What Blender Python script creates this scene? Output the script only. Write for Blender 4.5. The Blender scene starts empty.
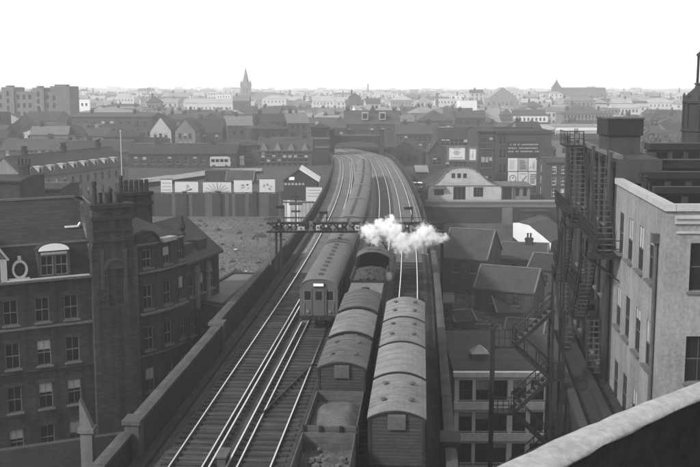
import bpy, math, random
from mathutils import Vector
random.seed(11)
R = math.radians
SC = bpy.context.scene
COL = SC.collection

# ------------------------------------------------------------------ camera
CAMH = 17.0
TILT = R(8.17)
cam_d = bpy.data.cameras.new('camera')
cam_d.sensor_width = 36.0
cam_d.lens = 1000.0 / 700.0 * 36.0
cam_d.clip_start = 0.1
cam_d.clip_end = 20000
cam = bpy.data.objects.new('camera', cam_d)
COL.objects.link(cam)
cam.location = (0, 0, CAMH)
cam.rotation_euler = (math.pi / 2 - TILT, 0, 0)
SC.camera = cam

# ------------------------------------------------------------------ sky and sun (black and white photograph: a neutral sky)
SUN_EL = R(36)
SUN_DIR = Vector((-0.80, -0.60, 0)).normalized()
world = bpy.data.worlds.new('World')
SC.world = world
world.use_nodes = True
wn = world.node_tree.nodes
wl = world.node_tree.links
wn.clear()
sky = wn.new('ShaderNodeTexSky')
sky.sky_type = 'NISHITA'
sky.sun_disc = False
sky.sun_elevation = SUN_EL
sky.sun_rotation = math.atan2(SUN_DIR.x, SUN_DIR.y)
sky.air_density = 2.0
sky.dust_density = 0.3
sky.ozone_density = 1.0
hs = wn.new('ShaderNodeHueSaturation')
hs.inputs['Saturation'].default_value = 0.0
bgn = wn.new('ShaderNodeBackground')
bgn.inputs['Strength'].default_value = 0.15
wo = wn.new('ShaderNodeOutputWorld')
wl.new(sky.outputs[0], hs.inputs['Color'])
wl.new(hs.outputs[0], bgn.inputs['Color'])
wl.new(bgn.outputs[0], wo.inputs['Surface'])

sun_d = bpy.data.lights.new('sun', 'SUN')
sun_d.energy = 2.6
sun_d.angle = R(5)
sun_d.color = (1, 1, 1)
sun = bpy.data.objects.new('sun', sun_d)
COL.objects.link(sun)
to_sun = Vector((SUN_DIR.x * math.cos(SUN_EL), SUN_DIR.y * math.cos(SUN_EL), math.sin(SUN_EL)))
sun.rotation_euler = to_sun.to_track_quat('Z', 'Y').to_euler()

SC.view_settings.view_transform = 'Standard'
SC.view_settings.look = 'None'
SC.view_settings.exposure = 0.58
SC.view_settings.gamma = 1.0
SC.render.engine = 'CYCLES'
SC.cycles.use_denoising = True
SC.cycles.max_bounces = 8
SC.cycles.diffuse_bounces = 3
SC.cycles.glossy_bounces = 2
SC.cycles.transmission_bounces = 3
SC.cycles.volume_bounces = 5
SC.cycles.transparent_max_bounces = 8
SC.cycles.caustics_reflective = False
SC.cycles.caustics_refractive = False

# ------------------------------------------------------------------ measuring helpers (photograph pixel -> place in the world)
FPX = 1000.0
def ray(px, py):
    u = (px - 350) / FPX
    v = (py - 233.5) / FPX
    return (u, math.cos(TILT) - v * math.sin(TILT), -math.sin(TILT) - v * math.cos(TILT))
def PZ(px, py, z):
    d = ray(px, py)
    k = (z - CAMH) / d[2]
    return Vector((d[0] * k, d[1] * k, z))
def PY(px, py, Y):
    d = ray(px, py)
    k = Y / d[1]
    return Vector((d[0] * k, Y, CAMH + d[2] * k))

# ------------------------------------------------------------------ materials
def _nodes(name):
    m = bpy.data.materials.new(name)
    m.use_nodes = True
    nt = m.node_tree
    b = nt.nodes['Principled BSDF']
    return m, nt, b
def grey(v):
    return (v, v, v, 1)
def M(name, base, var=0.3, scale=0.6, rough=0.85, bump=0.3, brick=None, metal=0.0, streak=0.0, fine=14.0, spec=0.1):
    m, nt, b = _nodes(name)
    N, L = nt.nodes, nt.links
    tc = N.new('ShaderNodeTexCoord')
    oi = N.new('ShaderNodeObjectInfo')
    mu = N.new('ShaderNodeMath'); mu.operation = 'MULTIPLY'; mu.inputs[1].default_value = 53.0
    L.new(oi.outputs['Random'], mu.inputs[0])
    add = N.new('ShaderNodeVectorMath'); add.operation = 'ADD'
    L.new(tc.outputs['Object'], add.inputs[0]); L.new(mu.outputs[0], add.inputs[1])
    n1 = N.new('ShaderNodeTexNoise'); n1.inputs['Scale'].default_value = scale; n1.inputs['Detail'].default_value = 6; n1.inputs['Roughness'].default_value = 0.65
    L.new(add.outputs[0], n1.inputs['Vector'])
    n2 = N.new('ShaderNodeTexNoise'); n2.inputs['Scale'].default_value = fine; n2.inputs['Detail'].default_value = 3
    L.new(add.outputs[0], n2.inputs['Vector'])
    ma = N.new('ShaderNodeMath'); ma.operation = 'MULTIPLY_ADD'; ma.inputs[1].default_value = 0.4
    L.new(n2.outputs['Fac'], ma.inputs[0])
    sc = N.new('ShaderNodeMath'); sc.operation = 'MULTIPLY'; sc.inputs[1].default_value = 0.6
    L.new(n1.outputs['Fac'], sc.inputs[0]); L.new(sc.outputs[0], ma.inputs[2])
    fac = ma.outputs[0]
    if streak:
        mp = N.new('ShaderNodeMapping'); mp.inputs['Scale'].default_value = (2.2, 2.2, 0.12)
        L.new(add.outputs[0], mp.inputs['Vector'])
        n3 = N.new('ShaderNodeTexNoise'); n3.inputs['Scale'].default_value = 1.2; n3.inputs['Detail'].default_value = 4
        L.new(mp.outputs[0], n3.inputs['Vector'])
        mx = N.new('ShaderNodeMix'); mx.data_type = 'FLOAT'; mx.inputs[0].default_value = streak
        L.new(fac, mx.inputs[2]); L.new(n3.outputs['Fac'], mx.inputs[3]); fac = mx.outputs[0]
    mr = N.new('ShaderNodeMapRange')
    mr.inputs['From Min'].default_value = 0.3; mr.inputs['From Max'].default_value = 0.7
    mr.inputs['To Min'].default_value = base * (1 - var); mr.inputs['To Max'].default_value = base * (1 + var)
    L.new(fac, mr.inputs['Value'])
    col = mr.outputs[0]
    hgt = fac
    if brick:
        bw, bh, contrast = brick
        sx = N.new('ShaderNodeSeparateXYZ'); L.new(tc.outputs['Object'], sx.inputs[0])
        s1 = N.new('ShaderNodeMath'); s1.operation = 'ADD'; L.new(sx.outputs[0], s1.inputs[0]); L.new(sx.outputs[1], s1.inputs[1])
        cb = N.new('ShaderNodeCombineXYZ'); L.new(s1.outputs[0], cb.inputs[0]); L.new(sx.outputs[2], cb.inputs[1])
        bt = N.new('ShaderNodeTexBrick'); bt.inputs['Scale'].default_value = 1.0
        bt.inputs['Brick Width'].default_value = bw; bt.inputs['Row Height'].default_value = bh; bt.inputs['Mortar Size'].default_value = bh * 0.1
        bt.inputs['Color1'].default_value = grey(1.0); bt.inputs['Color2'].default_value = grey(1 - contrast); bt.inputs['Mortar'].default_value = grey(1 - contrast * 1.3 if contrast < .7 else .2)
        L.new(cb.outputs[0], bt.inputs['Vector'])
        m2 = N.new('ShaderNodeMath'); m2.operation = 'MULTIPLY'
        L.new(col, m2.inputs[0]); L.new(bt.outputs['Color'], m2.inputs[1]); col = m2.outputs[0]
        m3 = N.new('ShaderNodeMath'); m3.operation = 'MULTIPLY'
        L.new(fac, m3.inputs[0]); L.new(bt.outputs['Color'], m3.inputs[1]); hgt = m3.outputs[0]
    L.new(col, b.inputs['Base Color'])
    b.inputs['Roughness'].default_value = rough
    b.inputs['Metallic'].default_value = metal
    b.inputs['Specular IOR Level'].default_value = spec
    if bump:
        bp = N.new('ShaderNodeBump'); bp.inputs['Strength'].default_value = bump; bp.inputs['Distance'].default_value = 0.06
        L.new(hgt, bp.inputs['Height']); L.new(bp.outputs[0], b.inputs['Normal'])
    return m
MAT = {}
def addm(k, *a, **kw):
    MAT[k] = M(k, *a, **kw)
addm('brick_soot', 0.046, 0.75, 0.3, brick=(0.46, 0.15, 0.4), streak=0.45)
addm('brick_mid', 0.055, 0.4, 0.3, brick=(0.46, 0.15, 0.2), streak=0.35)
addm('brick_pale', 0.15, 0.35, 0.3, brick=(0.46, 0.15, 0.15), streak=0.35)
addm('stone_dark', 0.03, 0.5, 0.5, bump=0.4, streak=0.3)
addm('stone_grey', 0.11, 0.4, 0.6, bump=0.35, streak=0.3)
addm('stone_pale', 0.33, 0.3, 0.7, bump=0.25, streak=0.25)
addm('stucco', 0.19, 0.6, 0.22, bump=0.2, streak=0.22, fine=6)
addm('stucco_grey', 0.045, 0.3, 0.35, bump=0.15, streak=0.45, fine=6)
addm('band_paint', 0.7, 0.3, 0.8, bump=0.15, streak=0.3)
addm('load_sheet', 0.09, 0.45, 1.4, bump=0.5)
addm('annex_stucco', 0.03, 0.5, 0.5, bump=0.3, streak=0.4)
addm('tread_steel', 0.075, 0.4, 2.0, bump=0.1)
addm('whitewash', 0.6, 0.15, 0.5, bump=0.1, streak=0.35)
addm('white_paint', 0.75, 0.1, 1.0, bump=0.05, rough=0.55)
addm('frame_paint', 0.16, 0.3, 2.0, bump=0.05, rough=0.6)
addm('slate_dark', 0.036, 0.4, 0.3, brick=(0.42, 0.19, 0.3), rough=0.7, bump=0.3)
addm('slate_mid', 0.055, 0.35, 0.3, brick=(0.42, 0.19, 0.25), rough=0.7, bump=0.3)
addm('slate_pale', 0.2, 0.3, 0.3, brick=(0.42, 0.19, 0.2), rough=0.7, bump=0.3)
addm('felt', 0.11, 0.3, 0.5, bump=0.2)
addm('felt_dark', 0.03, 0.4, 0.5, bump=0.2)
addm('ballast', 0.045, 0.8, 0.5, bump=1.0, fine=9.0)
addm('ballast_far', 0.17, 0.4, 0.25, bump=0.8, fine=9.0)  # lighter ballast for the bed beyond the gantry
addm('far_wall_hazed', 0.42, 0.25, 0.2, bump=0.0)  # distance haze put into the wall colour as a paler tone
addm('far_roof_hazed', 0.26, 0.3, 0.2, bump=0.0)  # roof colour lifted to carry part of the haze
addm('timber_far', 0.14, 0.35, 0.5, bump=0.2)  # lighter timber for the distant sleepers joined in one mesh
addm('soil', 0.05, 0.5, 0.5, bump=0.8)
addm('timber', 0.032, 0.45, 1.5, bump=0.4)
addm('timber_pale', 0.055, 0.45, 1.5, bump=0.4)
addm('rail_steel', 0.045, 0.3, 3.0, rough=0.7, metal=0.4)
addm('rail_head', 0.82, 0.08, 2.0, rough=0.28, metal=1.0, bump=0.0)
addm('iron', 0.022, 0.4, 2.0, rough=0.6, bump=0.1)
addm('iron_grey', 0.07, 0.4, 2.0, rough=0.6, bump=0.1)
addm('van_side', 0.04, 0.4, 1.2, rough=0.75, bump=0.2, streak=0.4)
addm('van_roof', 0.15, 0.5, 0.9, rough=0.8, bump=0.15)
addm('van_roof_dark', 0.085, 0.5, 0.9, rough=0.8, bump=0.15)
addm('wagon_wood', 0.075, 0.45, 1.5, rough=0.85, bump=0.3)
addm('coach_paint', 0.075, 0.2, 1.0, rough=0.5, bump=0.05, streak=0.3)
addm('coach_roof', 0.115, 0.25, 0.7, rough=0.75, bump=0.1)
addm('loco_black', 0.02, 0.4, 1.5, rough=0.45, bump=0.1)
addm('tender_top', 0.13, 0.3, 1.2, rough=0.7, bump=0.2)
addm('coal', 0.045, 0.6, 3.0, rough=0.6, bump=1.0)
addm('rubble_pale', 0.09, 0.5, 2.0, bump=0.8)
addm('asphalt', 0.05, 0.35, 0.3, bump=0.2)
addm('pavement', 0.2, 0.25, 0.4, bump=0.2)
addm('ground', 0.05, 0.5, 0.05, bump=0.3, fine=1.0)
addm('grassland', 0.088, 0.6, 0.1, bump=0.1, fine=1.4)
addm('cope_stone', 0.065, 0.5, 0.9, bump=0.4)
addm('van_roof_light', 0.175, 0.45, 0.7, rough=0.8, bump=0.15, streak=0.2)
addm('blind', 0.3, 0.3, 1.0, bump=0.0)
addm('grass', 0.1, 0.5, 0.3, bump=0.0)
addm('poster', 0.5, 0.08, 1.0, bump=0.0)
addm('ink', 0.03, 0.3, 2.0, bump=0.0)
addm('ink_grey', 0.3, 0.3, 2.0, bump=0.0)
addm('lead', 0.28, 0.3, 2.5, rough=0.6, bump=0.35, fine=20)
addm('keep_stone', 0.025, 0.6, 1.5, bump=0.6)
addm('leaf', 0.075, 0.5, 0.8, bump=0.0)
addm('bark', 0.05, 0.4, 2.0, bump=0.4)
def glass():
    m, nt, b = _nodes('glass')
    b.inputs['Base Color'].default_value = grey(0.012)
    b.inputs['Roughness'].default_value = 0.12
    b.inputs['Specular IOR Level'].default_value = 0.25
    MAT['glass'] = m
glass()

# ------------------------------------------------------------------ mesh builder
class MB:
    def __init__(s):
        s.v = []; s.f = []; s.m = []
    def face(s, pts, mi=0):
        n = len(s.v)
        s.v.extend([tuple(p) for p in pts])
        s.f.append(tuple(range(n, n + len(pts)))); s.m.append(mi)
    def box(s, x0, x1, y0, y1, z0, z1, mi=0):
        n = len(s.v)
        for z in (z0, z1):
            s.v += [(x0, y0, z), (x1, y0, z), (x1, y1, z), (x0, y1, z)]
        for q in ((3, 2, 1, 0), (4, 5, 6, 7), (0, 1, 5, 4), (1, 2, 6, 5), (2, 3, 7, 6), (3, 0, 4, 7)):
            s.f.append(tuple(n + i for i in q)); s.m.append(mi)
        return s
    def extr(s, poly, a, b, mi=0, caps=True):
        """poly of 3D points, extruded by vector from offset a to offset b"""
        n = len(s.v); k = len(poly)
        a = Vector(a); b = Vector(b)
        s.v += [tuple(Vector(p) + a) for p in poly] + [tuple(Vector(p) + b) for p in poly]
        for i in range(k):
            j = (i + 1) % k
            s.f.append((n + i, n + j, n + k + j, n + k + i)); s.m.append(mi)
        if caps:
            s.f.append(tuple(n + i for i in reversed(range(k)))); s.m.append(mi)
            s.f.append(tuple(n + k + i for i in range(k))); s.m.append(mi)
        return s
    def tube(s, p0, p1, r0, r1=None, n=8, mi=0, caps=True):
        p0 = Vector(p0); p1 = Vector(p1)
        if r1 is None: r1 = r0
        d = (p1 - p0).normalized()
        a = d.orthogonal().normalized(); b = d.cross(a)
        k = len(s.v)
        for p, r in ((p0, r0), (p1, r1)):
            for i in range(n):
                t = 2 * math.pi * (i + 0.5) / n
                s.v.append(tuple(p + a * (r * math.cos(t)) + b * (r * math.sin(t))))
        for i in range(n):
            j = (i + 1) % n
            s.f.append((k + i, k + j, k + n + j, k + n + i)); s.m.append(mi)
        if caps:
            s.f.append(tuple(k + i for i in reversed(range(n)))); s.m.append(mi)
            s.f.append(tuple(k + n + i for i in range(n))); s.m.append(mi)
        return s
    def bar(s, p0, p1, w, h=None, mi=0):
        """square bar between two points"""
        h = h or w
        p0 = Vector(p0); p1 = Vector(p1)
        d = (p1 - p0).normalized()
        up = Vector((0, 0, 1)) if abs(d.z) < 0.95 else Vector((0, 1, 0))
        a = d.cross(up).normalized() * (w / 2); b = a.cross(d).normalized() * (h / 2)
        poly = [p0 - a - b, p0 + a - b, p0 + a + b, p0 - a + b]
        return s.extr(poly, (0, 0, 0), p1 - p0, mi)
    def lathe(s, prof, n=12, mi=0, c=(0, 0), rot=0.0):
        k = len(s.v); cx, cy = c
        for r, z in prof:
            for i in range(n):
                t = 2 * math.pi * i / n + rot
                s.v.append((cx + r * math.cos(t), cy + r * math.sin(t), z))
        for q in range(len(prof) - 1):
            for i in range(n):
                j = (i + 1) % n
                s.f.append((k + q * n + i, k + q * n + j, k + (q + 1) * n + j, k + (q + 1) * n + i)); s.m.append(mi)
        return s
    def panel(s, P, u, n, W, z0, z1, ops, depth=0.18, mi=0, back=None):
        """upright wall face from P along u (2D) facing n, with recessed openings (u0,u1,z0,z1)"""
        us = sorted(set([0, W] + [round(q, 4) for o in ops for q in o[:2]]))
        zs = sorted(set([z0, z1] + [round(q, 4) for o in ops for q in o[2:4]]))
        def p(a, z, d=0.0):
            return (P[0] + u[0] * a - n[0] * d, P[1] + u[1] * a - n[1] * d, z)
        for i in range(len(us) - 1):
            for j in range(len(zs) - 1):
                cu = (us[i] + us[i + 1]) / 2; cz = (zs[j] + zs[j + 1]) / 2
                if any(o[0] < cu < o[1] and o[2] < cz < o[3] for o in ops):
                    continue
                s.face([p(us[i], zs[j]), p(us[i + 1], zs[j]), p(us[i + 1], zs[j + 1]), p(us[i], zs[j + 1])], mi)
        for o in ops:
            a, b, c, d = o[:4]
            s.face([p(a, c), p(a, c, depth), p(a, d, depth), p(a, d)], mi)
            s.face([p(b, c), p(b, d), p(b, d, depth), p(b, c, depth)], mi)
            s.face([p(a, c), p(b, c), p(b, c, depth), p(a, c, depth)], mi)
            s.face([p(a, d), p(a, d, depth), p(b, d, depth), p(b, d)], mi)
            if back is not None:
                s.face([p(a, c, depth), p(b, c, depth), p(b, d, depth), p(a, d, depth)], back)
        return s
    def mesh(s, name, mats, smooth=False):
        me = bpy.data.meshes.new(name)
        me.from_pydata(s.v, [], s.f)
        for k in mats: me.materials.append(MAT[k])
        if len(mats) > 1:
            me.polygons.foreach_set('material_index', s.m)
        if smooth:
            me.polygons.foreach_set('use_smooth', [True] * len(me.polygons))
        me.update()
        return me
    def build(s, name, mats, parent=None, loc=(0, 0, 0), rz=0.0, smooth=False):
        if isinstance(mats, str): mats = [mats]
        return put(name, s.mesh(name, mats, smooth), parent, loc, rz)
def put(name, me, parent=None, loc=(0, 0, 0), rz=0.0, label=None):
    o = bpy.data.objects.new(name, me)
    COL.objects.link(o)
    o.parent = parent
    o.location = loc
    o.rotation_euler = (0, 0, rz)
    if label: o['label'] = label
    return o
def tag(o, label, cat, group=None):
    o['label'] = label; o['category'] = cat
    if group: o['group'] = group
    return o
def thing(name, label, cat, loc=(0, 0, 0), rz=0.0, group=None):
    o = put(name, None, None, loc, rz)
    o.empty_display_size = 0.5
    return tag(o, label, cat, group)
def struct(o, kind='structure'):
    o['kind'] = kind
    return o
def smooth01(a, b, x):
    t = max(0.0, min(1.0, (x - a) / (b - a)))
    return t * t * (3 - 2 * t)
def lerp_pts(x, pts):
    if x <= pts[0][0]: return pts[0][1]
    for (a, va), (b, vb) in zip(pts, pts[1:]):
        if x <= b:
            t = (x - a) / (b - a); t = t * t * (3 - 2 * t)
            return va + (vb - va) * t
    return pts[-1][1]
def copy_tree(o, parent=None):
    c = o.copy(); COL.objects.link(c); c.parent = parent
    for ch in list(o.children): copy_tree(ch, c)
    return c

# ------------------------------------------------------------------ railway frame: s metres along the line, t metres to its right
AZ = math.atan(72 / 1010)
KC = 2.76e-4
def toff(s):
    o = KC * (s - 74) ** 2 if s > 74 else 0.0
    if s > 245: o += 0.0035 * (s - 245) ** 2
    return o
def heading(s):
    d = 2 * KC * (s - 74) if s > 74 else 0.0
    if s > 245: d += 0.007 * (s - 245)
    return AZ - math.atan(d)
def RW(s, t, z=0.0):
    # offsets are taken at right angles to the curved centre line
    c = toff(s); h = heading(s) - AZ
    ss = s - t * math.sin(h); tt = -c + t * math.cos(h)
    return Vector((ss * math.sin(AZ) + tt * math.cos(AZ), ss * math.cos(AZ) - tt * math.sin(AZ), z))
def strip(mb, prof, s0, s1, ds, mi=0, close=True):
    """sweep a (t,z) profile along the line"""
    n = max(1, int(round((s1 - s0) / ds)))
    k = len(mb.v); m = len(prof)
    for i in range(n + 1):
        s = s0 + (s1 - s0) * i / n
        for t, z in prof: mb.v.append(tuple(RW(s, t, z)))
    for i in range(n):
        for j in range(m if close else m - 1):
            q = (j + 1) % m
            mb.f.append((k + i * m + j, k + (i + 1) * m + j, k + (i + 1) * m + q, k + i * m + q)); mb.m.append(mi)
    if close:
        mb.f.append(tuple(k + j for j in range(m))); mb.m.append(mi)
        mb.f.append(tuple(k + n * m + j for j in reversed(range(m)))); mb.m.append(mi)
    return mb

# ------------------------------------------------------------------ ground
def ground_h(x, y):
    s = min(max(y, 0), 290)
    xv = RW(s, -6.0).x
    lo = lerp_pts(y, [(95, -15.0), (122, -7.2), (184, -6.4), (186.5, -6.2), (190, -2.7), (235, -1.4), (320, -1.5), (700, -0.5), (1500, 2.0), (3000, 9.0), (5500, 16.0)])
    ro = lerp_pts(y, [(110.2, -22.5), (113.4, -11.8), (126, -10.6), (150, -9.8), (185.5, -9.4), (188, -4.75), (235, -4.7), (330, -3.0), (700, -0.5), (1500, 2.0), (3000, 9.0), (5500, 16.0)])
    f = smooth01(-5, 5, x - xv)
    h = lo + (ro - lo) * f
    h += math.sin(x * 0.0021 + 1.0) * math.sin(y * 0.0013) * 4.0 * smooth01(900, 2500, y)
    return h
def build_ground():
    xs = []; x = -3000.0
    ys = []
    def axis(lo, hi, fine_lo, fine_hi, d):
        a = []; v = fine_lo
        while v < fine_hi: a.append(v); v += d
        g = d; v = fine_hi
        while v < hi: a.append(v); g *= 1.25; v += g
        a.append(hi)
        g = d * 1.25; v = fine_lo - g
        while v > lo: a.insert(0, v); g *= 1.25; v -= g
        a.insert(0, lo)
        return a
    xs = axis(-3000, 3000, -70, 70, 3.0)
    ys = axis(-120, 5600, 20, 330, 2.2)
    mb = MB()
    for y in ys:
        for x in xs: mb.v.append((x, y, ground_h(x, y)))
    nx = len(xs)
    for j in range(len(ys) - 1):
        for i in range(nx - 1):
            mb.f.append((j * nx + i, j * nx + i + 1, (j + 1) * nx + i + 1, (j + 1) * nx + i))
            cx = (xs[i] + xs[i + 1]) / 2; cy = (ys[j] + ys[j + 1]) / 2
            mb.m.append(1 if (cx < RW(min(max(cy, 0), 290), -14).x and 96 < cy < 184 and cx > -60) else 0)
    o = mb.build('ground', ['ground', 'grassland'], smooth=True)
    struct(o)
build_ground()

# ------------------------------------------------------------------ viaduct, ballast, parapets
mb = MB()
strip(mb, [(-13.35, -0.35), (1.15, -0.35), (1.15, -23.5), (-13.35, -23.5)], 14, 262, 4)
struct(mb.build('viaduct', 'stone_dark'))
bprof = [(-13.3, -0.17), (-12.2, -0.16), (-11.9, -0.03), (-9.3, -0.03), (-9.0, -0.1), (-8.9, -0.03), (-5.9, -0.03), (-5.6, -0.12), (-5.3, -0.03),
         (-2.5, -0.03), (-2.3, -0.1), (-2.1, -0.03), (0.6, -0.03), (0.95, -0.2), (1.1, -0.2), (1.1, -0.34), (-13.3, -0.34)]
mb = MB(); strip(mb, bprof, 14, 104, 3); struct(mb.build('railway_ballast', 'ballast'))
mb = MB(); strip(mb, bprof, 104, 330, 3); struct(mb.build('railway_ballast', 'ballast_far'))
mb = MB(); strip(mb, [(-12.75, -0.16), (-12.4, -0.16), (-12.4, 0.06), (-12.75, 0.06)], 30, 140, 4)
struct(mb.build('cable_trough', 'stone_dark'))

def parapet(name, label, segs, mat_wall, mat_cope, cope_len, s_piece_max):
    root = thing(name, label, 'wall', RW(segs[0][0], segs[0][2], 0))
    inv = -Vector(root.location)
    for (s0, s1, t0, t1, zb, zt, ds) in segs:
        m = MB(); strip(m, [(t0 + 0.06, zb), (t1 - 0.06, zb), (t1 - 0.06, zt - 0.16), (t0 + 0.06, zt - 0.16)], s0, s1, ds)
        m.build('wall_face', mat_wall, root, inv)
        s = s0
        while s < s1 - 0.1:
            L = cope_len if s < s_piece_max else 24.0
            e = min(s + L, s1)
            m = MB(); j = random.uniform(-0.012, 0.012)
            strip(m, [(t0, zt - 0.158), (t1, zt - 0.158), (t1, zt - 0.03 + j), ((t0 + t1) / 2, zt + 0.02 + j), (t0, zt - 0.03 + j)], s + 0.012, e - 0.012, ds)
            m.build('coping_stone', mat_cope if s < 99 else 'stone_dark', root, inv)
            s = e
    return root
pl = parapet('parapet_wall', 'long stone parapet wall with pale coping beside the empty tracks, mansion block behind it',
             [(14, 44.2, -13.95, -13.35, -0.8, 1.15, 3), (45.0, 63.6, -13.62, -12.98, -0.8, 1.7, 3), (64.6, 100, -14.0, -13.38, -0.8, 1.7, 4), (100, 262, -13.85, -13.5, -0.8, 1.15, 4)],
             'stone_dark', 'cope_stone', 2.0, 100)
for s, t, zt, w in ((44.6, -13.4, 1.71, 0.34), (64.1, -13.4, 1.8, 0.42)):
    m = MB(); m.box(-w, w, -0.45, 0.45, -0.9, zt - 0.2).box(-w - 0.1, w + 0.1, -0.55, 0.55, zt - 0.2, zt)
    m.build('pier', 'cope_stone', pl, RW(s, t, 0) - Vector(pl.location), -AZ)
pr_ = parapet('parapet_wall', 'low stone parapet wall beside the column of pale roofed vans, above the alley',
              [(14, 100, 1.2, 1.72, -0.8, 1.0, 3), (100, 262, 1.25, 1.55, -0.8, 0.85, 4)], 'stone_dark', 'cope_stone', 2.2, 100)
m = MB(); m.box(-0.42, 0.42, -0.7, 0.7, -0.3, 1.2).box(-0.47, 0.47, -0.76, 0.76, 1.2, 1.28)
m.build('refuge_box', 'iron', pr_, RW(44.3, 1.45, 0) - Vector(pr_.location), -AZ)

# ------------------------------------------------------------------ tracks
def rail_mb(t, s0, s1, foot_z=0.02, head=0.155, w=0.035, clean=True):
    mb = MB(); ds = 5 if s1 > 75 else 8
    strip(mb, [(t - 0.07, foot_z), (t + 0.07, foot_z), (t + 0.02, foot_z + 0.03), (t + 0.02, head - 0.04), (t - 0.02, head - 0.04), (t - 0.02, foot_z + 0.03)], s0, s1, ds, 0)
    strip(mb, [(t - w, head - 0.04), (t + w, head - 0.04), (t + w, head), (t - w, head)], s0, s1, ds, 1)
    return mb
sleeper_mb = MB(); sleeper_mb.box(-1.3, 1.3, -0.125, 0.125, -0.02, 0.035)
sleeper_me = sleeper_mb.mesh('sleeper', ['timber']); sleeper_me2 = sleeper_mb.mesh('sleeper', ['timber_pale'])
def track(label, tc, s0, s1, indiv, third=None):
    root = thing('railway_track', label, 'railway track', RW(s0, tc, 0), 0.0, 'railway tracks on the viaduct')
    inv = -Vector(root.location)
    for d in (-0.753, 0.753):
        rail_mb(tc + d, s0, s1).build('rail', ['rail_steel', 'rail_head'], root, inv)
    if third is not None:
        rail_mb(third[0], third[1], third[2], 0.1, 0.22, 0.04).build('conductor_rail', ['rail_steel', 'rail_head'], root, inv)
        m = MB(); s = third[1] + 1
        while s < min(third[2], 110):
            p = RW(s, third[0], 0); m.box(p.x - 0.06, p.x + 0.06, p.y - 0.06, p.y + 0.06, 0.0, 0.11); s += 2.8
        m.build('insulator_pots', 'stone_grey', root, inv)['kind'] = 'stuff'
    s = s0 + 0.35; rest = MB()
    while s < min(s1, 262):
        p = RW(s, tc, random.uniform(-0.012, 0.008)); h = -heading(s) + random.uniform(-0.012, 0.012)
        if indiv[0] <= s <= indiv[1]:
            put('sleeper', sleeper_me if random.random() < 0.72 else sleeper_me2, root, p + inv, h)
        else:
            c, sn = math.cos(h), math.sin(h)
            def q(x, y, z): return (p.x + x * c - y * sn, p.y + x * sn + y * c, z)
            rest.face([q(-1.3, -0.125, 0.03), q(1.3, -0.125, 0.03), q(1.3, 0.125, 0.03), q(-1.3, 0.125, 0.03)])
            rest.face([q(-1.3, -0.125, -0.02), q(1.3, -0.125, -0.02), q(1.3, -0.125, 0.03), q(-1.3, -0.125, 0.03)])
        s += 0.72
    rest.build('distant_sleepers', 'timber_far', root, inv)['kind'] = 'stuff'
    return root
track('empty railway track nearest the long parapet wall with the mansion block', -10.5, 22, 300, (38, 92), (-9.4, 22, 235))
t2 = track('railway track leading up to the front of the electric train', -7.42, 22, 300, (38, 72), (-8.62, 22, 71))
track('railway track under the steam engine and its goods wagons', -3.87, 22, 300, (38, 60))
track('railway track under the pale roofed vans nearest the low parapet', -0.95, 22, 300, (64, 98))
m = MB()
a, b = PZ(314, 363, 0.12), PZ(258, 418, 0.12)
m.bar(a, b, 0.09, 0.1)
tag(m.build('point_rodding', 'iron'), 'dark iron rod lying slantwise across the track before the electric train', 'rod')
m = MB(); m.box(-0.2, 0.2, -0.55, 0.55, -0.05, 0.42).box(-0.26, 0.26, -0.62, 0.62, 0.42, 0.5)
tag(m.build('point_machine', 'iron_grey', None, RW(43.6, -8.95, 0), -AZ), 'small grey equipment box between the two empty tracks', 'equipment box')
for s_, L_ in ((52.5, 2.2), (58, 1.6)):
    pass

# ------------------------------------------------------------------ goods vehicles
def arc_pts(w, z_e, z_c, n=10):
    # shallow roof arc from -w/2 to w/2
    h = z_c - z_e; r = (w * w / 4 + h * h) / (2 * h); a = math.asin(w / 2 / r)
    return [(r * math.sin(-a + 2 * a * i / n), z_c - r + r * math.cos(-a + 2 * a * i / n)) for i in range(n + 1)]
wheel_mb = MB()
wheel_mb.tube((-0.07, 0, 0), (0.07, 0, 0), 0.46, n=20); wheel_mb.tube((-0.1, 0, 0), (-0.07, 0, 0), 0.5, n=20)
wheel_me = wheel_mb.mesh('wheel', ['iron'])
buffer_mb = MB(); buffer_mb.tube((0, 0, 0), (0, -0.32, 0), 0.07, n=8); buffer_mb.tube((0, -0.32, 0), (0, -0.36, 0), 0.18, n=12)
buffer_me = buffer_mb.mesh('buffer', ['iron'])
def running_gear(root, L, nwheel=2, wb=None):
    m = MB(); m.box(-1.0, 1.0, 0.02, L - 0.02, 0.8, 1.06)
    m.build('underframe', 'iron', root)
    wb = wb or L * 0.52
    for k in range(nwheel):
        y = L / 2 - wb / 2 + wb * k / max(1, nwheel - 1)
        for x in (-0.753, 0.753):
            put('wheel', wheel_me, root, (x, y, 0.5 + 0.158))
        mm = MB(); mm.tube((-0.7, y, 0.658), (0.7, y, 0.658), 0.07, n=8); mm.build('axle', 'iron', root)
    for x in (-0.85, 0.85):
        put('buffer', buffer_me, root, (x, 0.02, 0.98))
        put('buffer', buffer_me, root, (x, L - 0.02, 0.98), math.pi)
plank_me = {}
def plank(w, h, mat):
    k = (round(w, 3), round(h, 3), mat)
    if k not in plank_me:
        m = MB(); e = 0.012
        m.extr([(0, -0.03, e), (0, -0.03, h - e), (0, -0.015, h), (0, 0.03, h), (0, 0.03, 0), (0, -0.015, 0)], (-w / 2, 0, 0), (w / 2, 0, 0))
        plank_me[k] = m.mesh('plank', [mat])
    return plank_me[k]
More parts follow.
